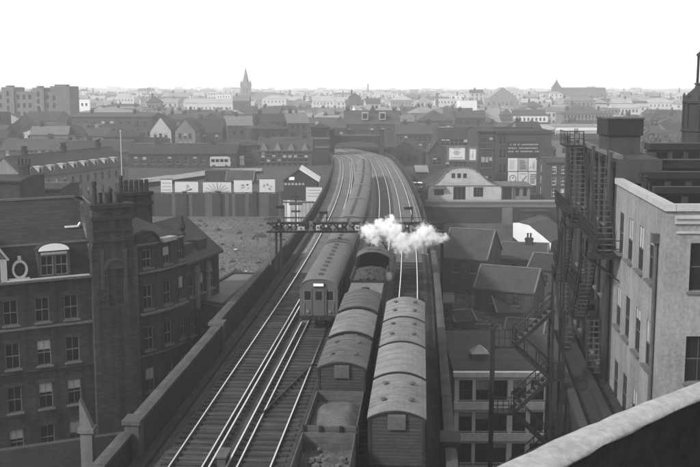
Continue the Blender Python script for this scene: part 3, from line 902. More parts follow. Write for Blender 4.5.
# ------------------------------------------------------------------ mansion block beside the viaduct
def mansion():
    az = 61.0
    rz = R(90 - az)
    Cx, Cy = -14.774, 68.0
    zg = -15.0
    root = thing('mansion_block', 'sooty brick mansion block with curved corner, dormers and tall chimneys, beside the viaduct', 'building', (Cx, Cy, 0), rz)
    x0 = -16.0
    D = 9.0
    # --- front wall
    win = []
    for xc in (-14.9, -12.6, -10.4, -8.45, -6.42, -4.53):
        for zc, h in ((2.58, 1.65), (-0.34, 1.72), (-3.3, 1.75), (-6.2, 1.7), (-9.2, 1.7), (-12, 1.7)):
            win.append((xc - 0.46, xc + 0.46, zc - h / 2, zc + h / 2))
    m = MB()
    m.panel((x0, 0), (1, 0), (0, -1), -3.15 - x0, zg, 4.45, [(a - x0, b - x0, c, d) for a, b, c, d in win], 0.2)
    m.box(x0, x0 + 0.3, 0.002, D, zg, 4.45)
    m.build('front_wall', 'brick_soot', root)
    for a, b, c, d in win:
        if c > -8:
            o = window(root, a, 0.13, c, b - a, d - c, 0, 2, 'frame_paint')
            l = MB(); l.extr([(-0.1, 0, d - c + 0.01), (b - a + 0.1, 0, d - c + 0.01), (b - a + 0.16, 0, d - c + 0.24), ((b - a) / 2, 0, d - c + 0.3), (-0.16, 0, d - c + 0.24)], (0, -0.165, 0), (0, -0.12, 0))
            l.build('lintel', 'brick_mid', o)
    for z, mt, dp, hh in ((4.46, 'stone_grey', 0.42, 0.22), (1.3, 'stone_grey', 0.18, 0.22), (-1.6, 'brick_mid', 0.1, 0.14)):
        m = MB(); m.extr([(0, -dp, z + hh * 0.4), (0, -dp, z + hh), (0, -0.003, z + hh), (0, -0.003, z)], (x0, 0, 0), (-3.18, 0, 0)); m.build('string_course', mt, root)
    # --- chimney breast
    m = MB()
    bx0, bx1, by = -3.15, -0.02, -0.5
    niche = [(1.05, 2.15, 2.5, 5.0)]
    m.panel((bx0, by), (1, 0), (0, -1), bx1 - bx0, zg, 6.3, niche, 0.22, 0, 0)
    m.panel((bx1, by), (0, 1), (1, 0), 0.9, zg, 6.3, [], 0.1)
    m.panel((bx0, by + 0.9), (0, -1), (-1, 0), 0.9, zg, 6.3, [], 0.1)
    # shoulders up to the stack
    m.extr([(bx0, 0, 6.3), (bx1, 0, 6.3), (bx1 - 0.3, 0, 6.9), (bx0 + 0.15, 0, 6.9)], (0, by, 0), (0, by + 1.0, 0))
    m.box(bx0 + 0.15, bx1 - 0.3, by, by + 1.0, 6.9, 8.35)
    m.build('chimney_breast', 'brick_soot', root)
    m = MB()   # arched top of the niche
    arch = [(-2.1 + 0.0, 0, 5.0)]
    arch = [(-1.55 - 0.55 * math.cos(math.pi * i / 10) , 0, 5.0 + 0.5 * math.sin(math.pi * i / 10)) for i in range(11)]
    m.extr(arch, (0, by - 0.03, 0), (0, by - 0.002, 0)); m.build('niche_head', 'brick_mid', root)
    m = MB()
    arch = [(-1.55 - r * math.cos(math.pi * i / 12), 0, 5.0 + (r - 0.05) * math.sin(math.pi * i / 12)) for r, rev in ((0.82, 0),) for i in range(13)]
    arch2 = [(-1.55 - 0.6 * math.cos(math.pi * i / 12), 0, 5.0 + 0.55 * math.sin(math.pi * i / 12)) for i in range(13)]
    for i in range(12):
        m.extr([arch[i], arch[i + 1], arch2[i + 1], arch2[i]], (0, by - 0.1, 0), (0, by - 0.004, 0))
    m.build('niche_hood', 'brick_mid', root)
    for z0, z1, e in ((8.35, 8.6, 0.14), (8.6, 9.15, 0.04), (9.15, 9.42, 0.16), (7.55, 7.7, 0.06), (6.86, 6.98, 0.1)):
        m = MB(); m.box(bx0 + 0.15 - e, bx1 - 0.3 + e, by - e, by + 1.0 + e, z0, z1 - 0.002); m.build('chimney_band', 'stone_dark' if e > 0.05 else 'brick_soot', root)
    for x in (bx0 + 0.7, bx1 - 0.85):
        m = MB(); m.box(x - 0.1, x + 0.1, by - 0.06, by - 0.002, 3.6, 6.3); m.build('pilaster_strip', 'brick_mid', root)
    for i, (dx, h, r) in enumerate(((0.42, 1.55, 0.17), (0.9, 0.75, 0.14), (1.25, 0.75, 0.14), (1.6, 1.0, 0.13), (1.95, 0.7, 0.14), (2.3, 1.35, 0.16))):
        m = MB(); x = bx0 + dx
        m.lathe([(r, 9.4), (r * 0.8, 9.4 + h * 0.8), (r * 1.08, 9.4 + h * 0.83), (r, 9.4 + h), (r * 0.6, 9.4 + h)], 10, 0, (x, by + 0.35 + 0.3 * (i % 2)))
        m.build('chimney_pot', 'stone_dark', root)
    # --- curved corner
    segs = [0.45, 1.0, 0.95, 1.0, 0.85, 1.15]
    tot = sum(segs); px, py = 0.0, 0.0; L = 0
    m = MB(); pts = [(px, py)]; wins = []
    for i, sl in enumerate(segs):
        ph = R(16 + (49 - 16) * ((L + sl / 2) / tot)); u = (math.cos(ph), math.sin(ph)); n = (u[1], -u[0])
        ops = []
        if i in (1, 3, 5):
            for zc, h in ((5.35, 1.25), (2.65, 1.7), (-0.3, 1.7), (-3.3, 1.7), (-6.2, 1.7)):
                ops.append(((sl - 0.8) / 2, (sl + 0.8) / 2, zc - h / 2, zc + h / 2))
        m.panel((px, py), u, n, sl, zg, 6.35, ops, 0.18)
        for a, b, c, d in ops: wins.append((px + u[0] * a - n[0] * 0.12, py + u[1] * a - n[1] * 0.12, c, b - a, d - c, ph))
        px += u[0] * sl; py += u[1] * sl; L += sl; pts.append((px, py))
    m.face([(x, y, 6.35) for x, y in pts] + [(px - 5, py + 3.5, 6.35), (-4, 4.5, 6.35)])
    m.build('curved_wall', 'brick_soot', root)
    for x, y, z, w, h, ph in wins: window(root, x, y, z, w, h, ph, 2, 'frame_paint')
    for z, e, hh in ((4.3, 0.3, 0.22), (1.35, 0.38, 0.24), (6.28, 0.2, 0.18), (-1.6, 0.12, 0.16)):
        m = MB()
        for i in range(len(pts) - 1):
            (ax, ay), (bx, by2) = pts[i], pts[i + 1]
            def off(k):
                a = pts[max(0, k - 1)]; b = pts[min(len(pts) - 1, k + 1)]
                d = Vector((b[0] - a[0], b[1] - a[1], 0)).normalized(); return Vector((d.y, -d.x, 0)) * e
            o0, o1 = off(i), off(i + 1)
            A, B = Vector((ax, ay, z)), Vector((bx, by2, z))
            q = [A, B, B + o1, A + o0]
            up = Vector((0, 0, hh)); dn = Vector((0, 0, hh * 0.45))
            m.face([q[3] + dn, q[2] + dn, q[2] + up, q[3] + up]); m.face([A + up, q[3] + up, q[2] + up, B + up]); m.face([A, B, q[2] + dn, q[3] + dn])
        m.build('curved_cornice', 'stone_grey', root)
    # arched gable over the first bay of the curve
    ph = R(20); u = Vector((math.cos(ph), math.sin(ph), 0)); n = Vector((u.y, -u.x, 0)); c0 = Vector((0.95, 0.3, 6.2))
    arch = [c0 + u * (-1.0 * math.cos(math.pi * i / 14)) + Vector((0, 0, 1.0 * math.sin(math.pi * i / 14))) for i in range(15)]
    m = MB(); m.extr(arch, n * 0.05, n * -0.4); m.build('arched_gable', 'brick_soot', root)
    arch2 = [c0 + u * (-1.14 * math.cos(math.pi * i / 14)) + Vector((0, 0, 1.14 * math.sin(math.pi * i / 14))) for i in range(15)]
    m = MB()
    for i in range(14): m.extr([arch[i], arch[i + 1], arch2[i + 1], arch2[i]], n * 0.12, n * -0.45)
    m.build('gable_coping', 'stone_dark', root)
    # flat topped dormer on the curve
    m = MB(); ph = R(36); u = Vector((math.cos(ph), math.sin(ph), 0)); n = Vector((u.y, -u.x, 0)); c0 = Vector((2.8, 1.25, 6.36))
    poly = [c0 + u * -0.75, c0 + u * 0.75, c0 + u * 0.75 + Vector((0, 0, 0.28)), c0 + u * -0.75 + Vector((0, 0, 0.28))]
    m.extr(poly, n * 0.2, n * -1.4); m.build('dormer_roof', 'lead', root)
    # ornate finial at the end of the curve
    m = MB(); m.lathe([(0.22, 6.3), (0.26, 6.6), (0.12, 6.75), (0.25, 7.0), (0.2, 7.35), (0.05, 7.6), (0.1, 7.75), (0.0, 7.9)], 10, 0, (px - 0.1, py - 0.05)); m.build('finial', 'stone_dark', root)
    # --- mansard roof over the front, hipped towards the curve
    m = MB()
    a = [(x0, 0.12, 4.6), (-3.1, 0.12, 4.6), (-3.1, 0.75, 6.8), (x0, 0.75, 6.8)]
    m.face(a)
    rdg = 4.7; zr = 9.45
    m.face([(x0, 0.75, 6.8), (-3.1, 0.75, 6.8), (-2.9, rdg, zr), (x0, rdg, zr)])
    m.face([(x0, D, 4.6), (x0, rdg, zr), (-2.9, rdg, zr), (-1.0, D, 4.6)])
    m.face([(-3.1, 0.12, 4.6), (-3.1, 0.75, 6.8), (-3.1, 0.75, 4.6)])
    m.build('front_roof', 'slate_dark', root)
    m = MB()
    ring = [(x, y, 6.42) for x, y in pts]
    apx = (-2.6, 3.6, 9.6)
    ring = [(-3.1, 0.75, 6.8), (-0.2, 0.3, 6.42)] + ring[1:] + [(px - 1.2, py + 3.0, 6.42)]
    for i in range(len(ring) - 1): m.face([ring[i], ring[i + 1], apx])
    m.face([ring[-1], (-2.9, rdg, zr), apx]); m.build('corner_roof', 'slate_mid', root)
    m = MB(); m.bar((-3.1, 0.78, 6.86), (x0, 0.78, 6.86), 0.16, 0.1); m.bar((-2.9, rdg, zr + 0.05), (x0, rdg, zr + 0.05), 0.25, 0.14)
    m.bar(apx, (-0.1, 0.32, 6.5), 0.12, 0.1); m.build('roof_flashing', 'stone_grey', root)
    m = MB(); m.bar((-4.3, 1.9, 7.75), (-3.4, 1.9, 7.75), 0.1, 0.12); m.bar((-3.4, 1.9, 7.75), (-3.2, 2.1, 7.95), 0.1, 0.12); m.build('ridge_flashing', 'white_paint', root)
    # --- dormers on the front
    xc = -5.53
    m = MB(); m.panel((xc - 1.05, -0.02), (1, 0), (0, -1), 2.1, 4.68, 6.45, [(0.18, 0.98, 4.85, 6.2), (1.12, 1.92, 4.85, 6.2)], 0.12)
    m.box(xc - 1.05, xc - 1.04, -0.02, 1.0, 4.68, 6.45); m.box(xc + 1.04, xc + 1.05, -0.02, 1.0, 4.68, 6.45)
    dm = m.build('dormer', 'brick_mid', root)
    for q in (0.18, 1.12): 
        f, p, s_ = sash(0.8, 1.35, 2); o = put('dormer_window', f, dm, (xc - 1.05 + q, 0.06, 4.85)); 
    for q in (0.18, 1.12):
        mm = MB(); mm.box(xc - 1.0 + q, xc - 0.3 + q, 0.055, 0.065, 4.9, 6.15); mm.build('pane', 'glass', dm)
    mm = MB(); arch = [(xc - 1.12 * math.cos(math.pi * i / 14), 0, 6.46 + 0.56 * math.sin(math.pi * i / 14)) for i in range(15)]
    mm.extr(arch, (0, -0.08, 0), (0, 1.6, 0)); mm.build('dormer_head', 'stone_dark', dm)
    mm = MB(); arch = [(xc - 1.0 * math.cos(math.pi * i / 14), 0, 6.5 + 0.47 * math.sin(math.pi * i / 14)) for i in range(15)]
    mm.extr(arch, (0, -0.13, 0), (0, -0.085, 0)); mm.build('arched_panel', 'white_paint', dm)
    mm = MB(); mm.box(xc - 0.85, xc + 0.85, -0.06, -0.025, 6.24, 6.4); mm.build('window_head', 'stone_pale', dm)
    # gabled dormer at the picture's edge
    xc = -10.0
    m = MB(); m.panel((xc - 1.3, -0.1), (1, 0), (0, -1), 2.6, 4.68, 6.3, [(0.35, 1.15, 4.75, 6.1), (1.45, 2.25, 4.75, 6.1)], 0.14, 0, 1)
    m.panel((xc + 1.3, -0.1), (0, 1), (1, 0), 1.4, 4.68, 6.3, [], .1)
    m.face([(xc - 1.3, -0.1, 6.3), (xc + 1.3, -0.1, 6.3), (xc, -0.1, 8.1)])
    dm = m.build('gabled_dormer', ['stone_grey', 'glass'], root)
    mm = MB()
    for sx in (-1, 1):
        mm.bar((xc + sx * 1.55, -0.16, 6.1), (xc, -0.16, 8.3), 0.2, 0.14)
    mm.build('barge_board', 'stone_pale', dm)
    mm = MB(); mm.extr([(xc - 1.5, 0, 6.18), (xc, 0, 8.22), (xc + 1.5, 0, 6.18), (xc + 1.4, 0, 6.1), (xc, 0, 8.1), (xc - 1.4, 0, 6.1)], (0, -0.05, 0), (0, 2.5, 0)); mm.build('dormer_roof', 'slate_dark', dm)
    mm = MB(); mm.box(xc - 1.2, xc + 0.9, -0.18, -0.11, 6.72, 6.86); mm.build('gable_band', 'stone_pale', dm)
    mm = MB(); mm.box(xc + 1.05, xc + 1.42, -0.24, -0.11, 4.7, 6.15); mm.build('corner_pilaster', 'stone_pale', dm)
    # round scrolled ornament beside it
    mm = MB(); cx, cz, r0, r1 = -7.75, 5.42, 0.62, 0.46
    ring = lambda r, i: (cx + r * 0.8 * math.cos(2 * math.pi * i / 20), 0, cz + r * math.sin(2 * math.pi * i / 20))
    for i in range(20): mm.extr([ring(r0, i), ring(r0, i + 1), ring(r1, i + 1), ring(r1, i)], (0, -0.16, 0), (0, 0.02, 0))
    mm.box(cx - 0.75, cx + 0.6, -0.18, 0.05, 4.69, 4.86); mm.box(cx - 0.1, cx + 0.1, -0.12, 0.0, 6.0, 6.3)
    mm.build('scroll_ornament', 'stone_pale', root)
    # light lead gutter on the cornice
    m = MB(); m.box(-8.6, -3.3, -0.44, -0.1, 4.685, 4.76); m.build('gutter', 'stone_pale', root)
    # --- second chimney stack, further back
    m = MB(); m.box(0.3, 2.6, 4.2, 5.3, 4, 8.7); m.box(0.2, 2.7, 4.1, 5.4, 8.7, 8.95); m.box(0.32, 2.58, 4.22, 5.28, 8.95, 9.4); m.box(0.18, 2.72, 4.08, 5.42, 9.4, 9.65)
    c2 = m.build('rear_chimney', 'brick_soot', root)
    for i in range(6):
        pm = MB(); pm.lathe([(0.16, 9.62), (0.13, 10.3 + 0.3 * (i == 0)), (0.17, 10.35 + 0.3 * (i == 0)), (0.12, 10.5 + 0.35 * (i == 0))], 8, 0, (0.5 + i * 0.38, 4.75)); pm.build('chimney_pot', 'stone_dark', c2)
    # --- rear wing along the viaduct
    ph = R(44.5); wg = MB(); WL, WD = 6.2, 6.0; wx, wy = px, py
    u = (math.cos(ph), math.sin(ph)); n = (u[1], -u[0]); bk = (-n[0], -n[1])
    ops = [(0.8, 1.6, 1.6, 3.1), (2.6, 3.4, 1.6, 3.1), (4.4, 5.2, 1.6, 3.1), (0.8, 1.6, -1.4, 0.3), (2.6, 3.4, -1.4, 0.3), (4.4, 5.2, -1.4, 0.3)]
    wg.panel((wx, wy), u, n, WL, zg, 4.35, ops, 0.2)
    e = (wx + u[0] * WL, wy + u[1] * WL)
    wg.panel(e, bk, u, WD, zg, 4.35, [(2.2, 3.2, 1.4, 3.1)], 0.2, 0, 0)
    f = (e[0] + bk[0] * WD, e[1] + bk[1] * WD); mid = (e[0] + bk[0] * WD / 2, e[1] + bk[1] * WD / 2)
    wg.face([(e[0], e[1], 4.35), (f[0], f[1], 4.35), (mid[0], mid[1], 6.9)])
    wo2 = wg.build('rear_wing', 'brick_soot', root)
    for a, b, c, d in ops: window(root, wx + u[0] * a - n[0] * 0.13, wy + u[1] * a - n[1] * 0.13, c, b - a, d - c, ph, 2)
    rm = MB()
    P = lambda al, bkk, z: (wx + u[0] * al + bk[0] * bkk, wy + u[1] * al + bk[1] * bkk, z)
    rm.extr([P(-0.2, -0.35, 4.2), P(-0.2, WD / 2, 6.95), P(-0.2, WD + 0.3, 4.2), P(-0.2, WD + 0.3, 4.36), P(-0.2, WD / 2, 7.12), P(-0.2, -0.35, 4.36)], (0, 0, 0), (u[0] * (WL + 0.4), u[1] * (WL + 0.4), 0))
    rm.build('wing_roof', 'slate_mid', root)
    rm = MB()
    for al in (0.5, 3.0): rm.extr([P(al, 0.2, 4.3), P(al, 0.2, 5.6), P(al, 1.5, 5.6), P(al, 1.4, 5.3)], (0, 0, 0), (u[0] * 1.5, u[1] * 1.5, 0))
    rm.build('wing_dormers', 'slate_mid', root)
    for al in (2.0, 4.0):
        rm = MB(); rm.box(-0.22, 0.22, -0.2, 0.05, 0.5, 3.4); rm.box(-0.34, 0.34, -0.3, 0.05, 3.0, 3.3); rm.extr([(-0.35, 0, 3.4), (0.35, 0, 3.4), (0, 0, 3.9)], (0, -0.25, 0), (0, 0.05, 0))
        q = P(al, 0, 0); rm.build('stone_bracket', 'stone_grey', root, (q[0], q[1], 0.0), ph)
    # low boundary wall and stone post below the chimney breast
    return root
mansion()
# low yard wall and pale stone post in front of the mansion block
m = MB(); a = PZ(70, 441, -4.0); b = PZ(136, 428, -4.0)
a = PY(20, 447, 47.5); b = PY(140, 425, 50.0)
m.extr([(0, -0.2, 0), (0, 0.2, 0), (0, 0.2, -10), (0, -0.2, -10)], (-8, 0, 0), ((b - a).length, 0, 0))
tag(m.build('yard_wall', 'brick_mid', None, (a.x, a.y, a.z), math.atan2(b.y - a.y, b.x - a.x)), 'low brick yard wall below the windows of the mansion block', 'wall')
p = PY(87, 421, 46.0)
m = MB(); m.box(-0.28, 0.28, -0.28, 0.28, -9, -0.5); m.box(-0.38, 0.38, -0.38, 0.38, -0.5, -0.3); m.extr([(-0.3, 0, -0.3), (0.3, 0, -0.3), (-0.22, 0, 1.0), (-0.3, 0, 1.1)], (0, -0.2, 0), (0, 0.2, 0))
tag(m.build('stone_post', 'stone_grey', None, p), 'pale broken stone gate post under the mansion block windows', 'post')

# flat roofed block between mansion and viaduct
q = [PZ(190, 297, 1.0), PZ(224, 303, 1.0), RW(86, -14.25, 1.0), PZ(232, 273, 1.0)]
m = MB(); cen = sum(q, Vector()) / 4
rt = thing('flat_roofed_block', 'low block with pale flat felt roof between mansion block and viaduct', 'building', (cen.x, cen.y, -15))
qq = [v - cen for v in q]
for i in range(4):
    a, b = qq[i], qq[(i + 1) % 4]
    m.face([(a.x, a.y, 0), (b.x, b.y, 0), (b.x, b.y, 15.7), (a.x, a.y, 15.7)])
m.build('wall', 'brick_soot', rt)
m = MB(); m.extr([(v.x * 1.04, v.y * 1.04, 15.7) for v in qq], (0, 0, 0), (0, 0, 0.2)); m.build('roof', 'felt', rt)
m = MB()
for i in range(4):
    a, b = qq[i], qq[(i + 1) % 4]; m.bar((a.x * 1.04, a.y * 1.04, 15.96), (b.x * 1.04, b.y * 1.04, 15.96), 0.3, 0.12)
m.build('kerb', 'stone_dark', rt)
for x, y in ((0.6, 2.0), (-1.2, -1.5)):
    m = MB(); m.lathe([(0.12, 15.9), (0.12, 15.4), (0.2, 15.45), (0.15, 15.6), (0, 15.65)], 8, 0, (x, y)); m.build('vent_pipe', 'iron_grey', rt)

# ------------------------------------------------------------------ pale building with fire escapes across the alley
def right_building():
    az = 5.4
    Cx, Cy = 14.716, 46.0
    zg = -22.5
    root = thing('stucco_building', 'big pale stucco building with rows of tall windows and flat roof, across the alley', 'building', (Cx, Cy, 0), 0)
    a = R(az); u = (math.sin(a), math.cos(a)); n = (-u[1], u[0])
    L1, L2 = 13.9, 38.0
    T1, T2 = 11.45, 12.9
    P = lambda l, o, z: (u[0] * l + n[0] * o, u[1] * l + n[1] * o, z)
    cols1 = (3.0, 5.85, 8.9, 11.75)
    rows = ((7.6, 9.95), (3.2, 5.55), (-1.2, 1.1), (-5.6, -3.3))
    ops = [(c - 0.62, c + 0.62, z0, z1) for c in cols1 for z0, z1 in rows]
    m = MB()
    # the panel wants u to its right when seen from outside: walk it from the far end
    Pf = P(L1, 0, 0)
    m.panel(Pf, (-u[0], -u[1]), n, L1, zg, T1, [(L1 - o[1], L1 - o[0], o[2], o[3]) for o in ops], 0.1)
    fops = [(c, c + 1.3, z0, z1) for c in (1.15, 4.2, 7.4, 10.6) for z0, z1 in ((7.65, 9.95), (3.25, 5.5), (-1.2, 1.1))]
    m.panel((0, 0), (1, 0), (0, -1), 14, zg, T1, fops, 0.3)
    m.panel((14, 0), (0, 1), (1, 0), 40, zg, T1, [], 0.3)
    m.build('wall', 'stucco', root)
    rot_side = math.atan2(-u[1], -u[0])
    for c0, c1, z0, z1 in ops:
        if z0 > -3:
            q = P(c1, -0.05, 0); window(root, q[0], q[1], z0, c1 - c0, z1 - z0, rot_side, 2, 'iron_grey')
    for c0, c1, z0, z1 in fops:
        if z0 > -3 and c0 < 5: window(root, c0, 0.2, z0, c1 - c0, z1 - z0, 0, 2, 'iron_grey')
    # coping along both faces
    m = MB(); A, B = Vector(P(0, 0.12, T1)), Vector(P(L1, 0.12, T1))
    ax = Vector((n[0], n[1], 0)) * 0.12
    m.extr([P(-0.12, 0.14, T1), P(-0.12, -0.35, T1), P(-0.12, -0.35, T1 + 0.32), P(-0.12, 0.14, T1 + 0.32)], (0, 0, 0), (u[0] * (L1 + 0.1), u[1] * (L1 + 0.1), 0))
    m.build('coping', 'stone_pale', root)
    m = MB(); m.box(0.36, 14, -0.14, 0.3, T1 + 0.002, T1 + 0.318); m.build('coping', 'stone_pale', root)
    m = MB(); m.box(0.35, 14, -0.1, -0.003, 10.85, 11.1); m.box(0.35, 14, -0.2, -0.003, 11.1, 11.25); m.box(0.45, 14, -0.08, -0.003, 10.4, 10.5); m.build('cornice_moulding', 'stone_pale', root)
    # inner faces and flat roof
    m = MB(); m.face([P(0.3, -0.35, T1 - 1.2), (14, 0.3, T1 - 1.2), (14, 13.6, T1 - 1.2), P(L1, -0.35, T1 - 1.2)]); m.build('flat_roof', 'felt_dark', root)
    m = MB(); m.face([P(0.3, -0.36, T1 - 1.2), P(L1, -0.36, T1 - 1.2), P(L1, -0.36, T1 + 0.01), P(0.3, -0.36, T1 + 0.01)]); m.face([(14, 0.31, T1 - 1.2), (0.4, 0.31, T1 - 1.2), (0.4, 0.31, T1 + .01), (14, 0.31, T1 + .01)]); m.build('parapet_back', 'stucco_grey', root)
    # drain pipe by the corner
    m = MB(); q = P(1.6, 0.12, 0); m.tube((q[0], q[1], zg), (q[0], q[1], 9.9), 0.1, n=8); q2 = P(1.6, 0.16, 0); m.box(q2[0] - 0.18, q2[0] + 0.18, q2[1] - 0.2, q2[1] + 0.2, 9.7, 10.15)
    m.build('drain_pipe', 'iron_grey', root)
    # rear block, taller, same face
    m = MB()
    rops = [(c - 0.55, c + 0.55, z0, z1) for c in (17.6, 20.2, 26.4, 29.2, 33.0) for z0, z1 in ((8.6, 10.9), (3.9, 6.2), (-0.6, 1.7))]
    Pe = P(L2, 0, 0)
    m.panel(Pe, (-u[0], -u[1]), n, L2 - L1, zg, T2, [(L2 - o[1], L2 - o[0], o[2], o[3]) for o in rops], 0.1)
    m.face([P(L1, 0, T1), P(L1, -2.6, T1), P(L1, -2.6, T2), P(L1, 0, T2)])
    m.face([P(L1, 0, T2 - 0.02), P(L1, -2.6, T2 - 0.02), P(L2, -2.6, T2 - 0.02), P(L2, 0, T2 - 0.02)])
    m.face([P(L2, 0, zg), P(L2, 0, T2), P(L2, -2.6, T2), P(L2, -2.6, zg)
    ])
    m.face([P(L2, -2.6, zg), P(L2, -2.6, T2), P(L1, -2.6, T2), P(L1, -2.6, zg)])
    m.build('rear_block', 'stucco_grey', root)
    m = MB(); m.extr([P(L1, -2.61, 0), P(L2, -2.61, 0), P(L2, -14, 0), (14, 13.9, 0)], (0, 0, zg), (0, 0, T1 - 1.25)); m.build('rear_range', 'felt_dark', root)
    for c0, c1, z0, z1 in rops:
        q = P(c1, -0.05, 0); window(root, q[0], q[1], z0, c1 - c0, z1 - z0, rot_side, 2, 'iron_grey')
    for l in (15.2, 22.4, 31.0, 37.2):
        m = MB(); m.extr([P(l, 0.25, zg), P(l + 0.9, 0.25, zg), P(l + 0.9, 0.003, zg), P(l, 0.003, zg)], (0, 0, 0), (0, 0, T2 + 0.3 - zg)); m.build('pilaster', 'stucco_grey', root)
    m = MB(); m.extr([P(L1, 0.1, T2), P(L1, -0.3, T2), P(L1, -0.3, T2 + 0.25), P(L1, 0.1, T2 + 0.25)], (0, 0, 0), (u[0] * (L2 - L1), u[1] * (L2 - L1), 0)); m.build('rear_coping', 'stone_grey', root)
    for l, r_, zt_ in ((14.6, 0.11, 12.6), (16.4, 0.08, 12.0), (18.9, 0.1, 12.7), (21.4, 0.12, 12.7), (24.6, 0.09, 12.5), (28.0, 0.12, 12.7), (32.2, 0.1, 12.6), (34.6, 0.1, 12.6)):
        m = MB(); q = P(l, 0.14, 0); m.tube((q[0], q[1], zg), (q[0], q[1], zt_), r_, n=8); m.box(q[0] - 0.17, q[0] + 0.17, q[1] - 0.17, q[1] + 0.17, zt_ - 0.3, zt_ + 0.1); m.build('drain_pipe', 'iron', root)
    # stair head with water tank
    q = PY(608, 165, 64.5) - Vector((Cx, Cy, 0)); w = 31 * 0.0652
    m = MB(); m.box(q.x, q.x + w, q.y, q.y + 2.6, T1 - 1.2, 14.1); m.build('stair_head', 'stucco_grey', root)
    m = MB(); m.box(q.x - 0.12, q.x + w + 0.14, q.y - 0.12, q.y + 2.75, 14.1, 15.15); tk = m.build('water_tank', 'iron', root)
    m = MB(); m.box(q.x - 0.18, q.x + w + 0.2, q.y - 0.18, q.y + 2.8, 15.15, 15.25)
    for k in range(0): m.box(q.x - 0.16, q.x - 0.06 + (w + 0.2), q.y - 0.16, q.y - 0.121, 14.12 + k * 0.26, 14.16 + k * 0.26)
    m.build('tank_flange', 'iron_grey', tk)
    # long dark low roof ridges and upstands behind the parapet
    for k, (py_, Yd, hh, mt, x0_, dd) in enumerate(((187, 51.5, 0.35, 'iron', 655, 0.5), (172, 57.5, 0.4, 'iron', 641, 0.6), (160, 66.0, 0.55, 'iron', 643, 1.2), (143.5, 76.0, 0.5, 'iron', 650, 1.5))):
        q = PY(x0_, py_, Yd) - Vector((Cx, Cy, 0))
        m = MB(); m.box(q.x, q.x + 14, q.y, q.y + dd, q.z - hh, q.z); m.build('roof_upstand', mt, root)
        m = MB(); m.box(q.x + 0.2, q.x + 13.8, q.y + 0.15, q.y + dd - 0.05, q.z - hh - 1.6, q.z - hh - 0.003); m.build('clerestory', 'stucco_grey', root)
        for j in range(4):
            mm = MB(); mm.box(q.x + 0.6 + j * 1.2, q.x + 1.4 + j * 1.2, q.y + 0.11, q.y + 0.148, q.z - hh - 0.75, q.z - hh - 0.15); mm.build('skylight_pane', 'glass', root)
    q = PY(646, 178, 55) - Vector((Cx, Cy, 0))
    m = MB(); m.lathe([(0.12, q.z - 0.9), (0.12, q.z), (0.2, q.z + 0.05), (0, q.z + 0.2)], 8, 0, (q.x, q.y)); m.build('vent_pipe', 'iron', root)
    # lower annex in the alley
    m = MB(); 
    m.extr([P(2, 0.002, zg), P(2, 2.9, zg), P(28, 2.4, zg), P(28, 0.002, zg)], (0, 0, 0), (0, 0, -1.0 - zg)); an = m.build('annex', 'annex_stucco', root)
    m = MB(); m.extr([P(2, 3.05, -1.0), P(28, 2.55, -1.0), P(28, 2.1, -1.0), P(2, 2.6, -1.0)], (0, 0, 0.002), (0, 0, 0.35)); m.build('annex_parapet', 'stucco_grey', an)
    m = MB(); m.extr([P(2, 1.6, -0.99), P(28, 1.3, -0.99), P(28, 0.9, -0.99), P(2, 1.1, -0.99)], (0, 0, 0), (0, 0, 0.5)); m.build('annex_roof_light', 'felt_dark', an)
    for l in (4, 7, 10, 13, 16):
        m = MB(); m.extr([P(l, 2.98 - l * 0.017, -5.2), P(l + 1.4, 2.98 - l * 0.017, -5.2), P(l + 1.4, 2.8 - l * 0.02, -5.2), P(l, 2.8 - l * 0.02, -5.2)], (0, 0, 0), (0, 0, 3.0)); m.build('annex_window', 'glass', an)
    return P
RBP = right_building()
RB0 = Vector((14.716, 46.0, 0))

# ------------------------------------------------------------------ fire escapes
def flight(root, A, B, width_vec, n, rail=True, mat='iron'):
    """stair from A to B (lower/upper centre line), treads across width_vec"""
    A = Vector(A); B = Vector(B); W = Vector(width_vec)
    for sg in (-0.5, 0.5):
        m = MB(); m.bar(A + W * sg, B + W * sg, 0.07, 0.22); m.build('stringer', mat, root)
        if rail:
            m = MB(); up = Vector((0, 0, 1.0)); m.bar(A + W * sg + up, B + W * sg + up, 0.06)
            for k in range(4):
                p = A.lerp(B, k / 3) + W * sg; m.bar(p, p + up, 0.045)
            m.build('handrail', mat, root)
    d = (B - A); d.z = 0; d = d.normalized() if d.length > 0.01 else Vector((0, 1, 0))
    ang = math.atan2(W.y, W.x)
    me = MB().box(-W.length / 2, W.length / 2, -0.12, 0.12, -0.02, 0.025).mesh('tread', ['tread_steel'])
    for k in range(n):
        p = A.lerp(B, (k + 0.5) / n)
        put('tread', me, root, p, ang)
def platform(root, pts, z, rail_edges=(), posts=True):
    m = MB(); m.extr([(x, y, z - 0.12) for x, y in pts], (0, 0, 0), (0, 0, 0.14)); pf = m.build('platform', 'iron', root)
    m = MB()
    for i, j in rail_edges:
        a = Vector((*pts[i], z)); b = Vector((*pts[j], z))
        for h in (0.5, 1.0): m.bar(a + Vector((0, 0, h)), b + Vector((0, 0, h)), 0.05)
        for k in range(5):
            p = a.lerp(b, k / 4); m.bar(p, p + Vector((0, 0, 1.0)), 0.045)
    m.build('railing', 'iron', pf)
def W_(l, o, z): return Vector(RBP(l, o, z)) 
fe = thing('fire_escape', 'black iron fire escape on the pale building, next to the tall windows', 'fire escape', RB0, 0, 'fire escapes')
u2 = W_(1, 0, 0); n2 = W_(0, 1, 0)
flight(fe, W_(13.2, 0.62, 7.3), W_(17.2, 0.62, 12.3), n2 * 1.05, 16)
platform(fe, [W_(11.6, 0.05, 0)[:2], W_(13.4, 0.05, 0)[:2], W_(13.4, 2.0, 0)[:2], W_(11.6, 2.0, 0)[:2]], 7.3, ((2, 3), (3, 0)))
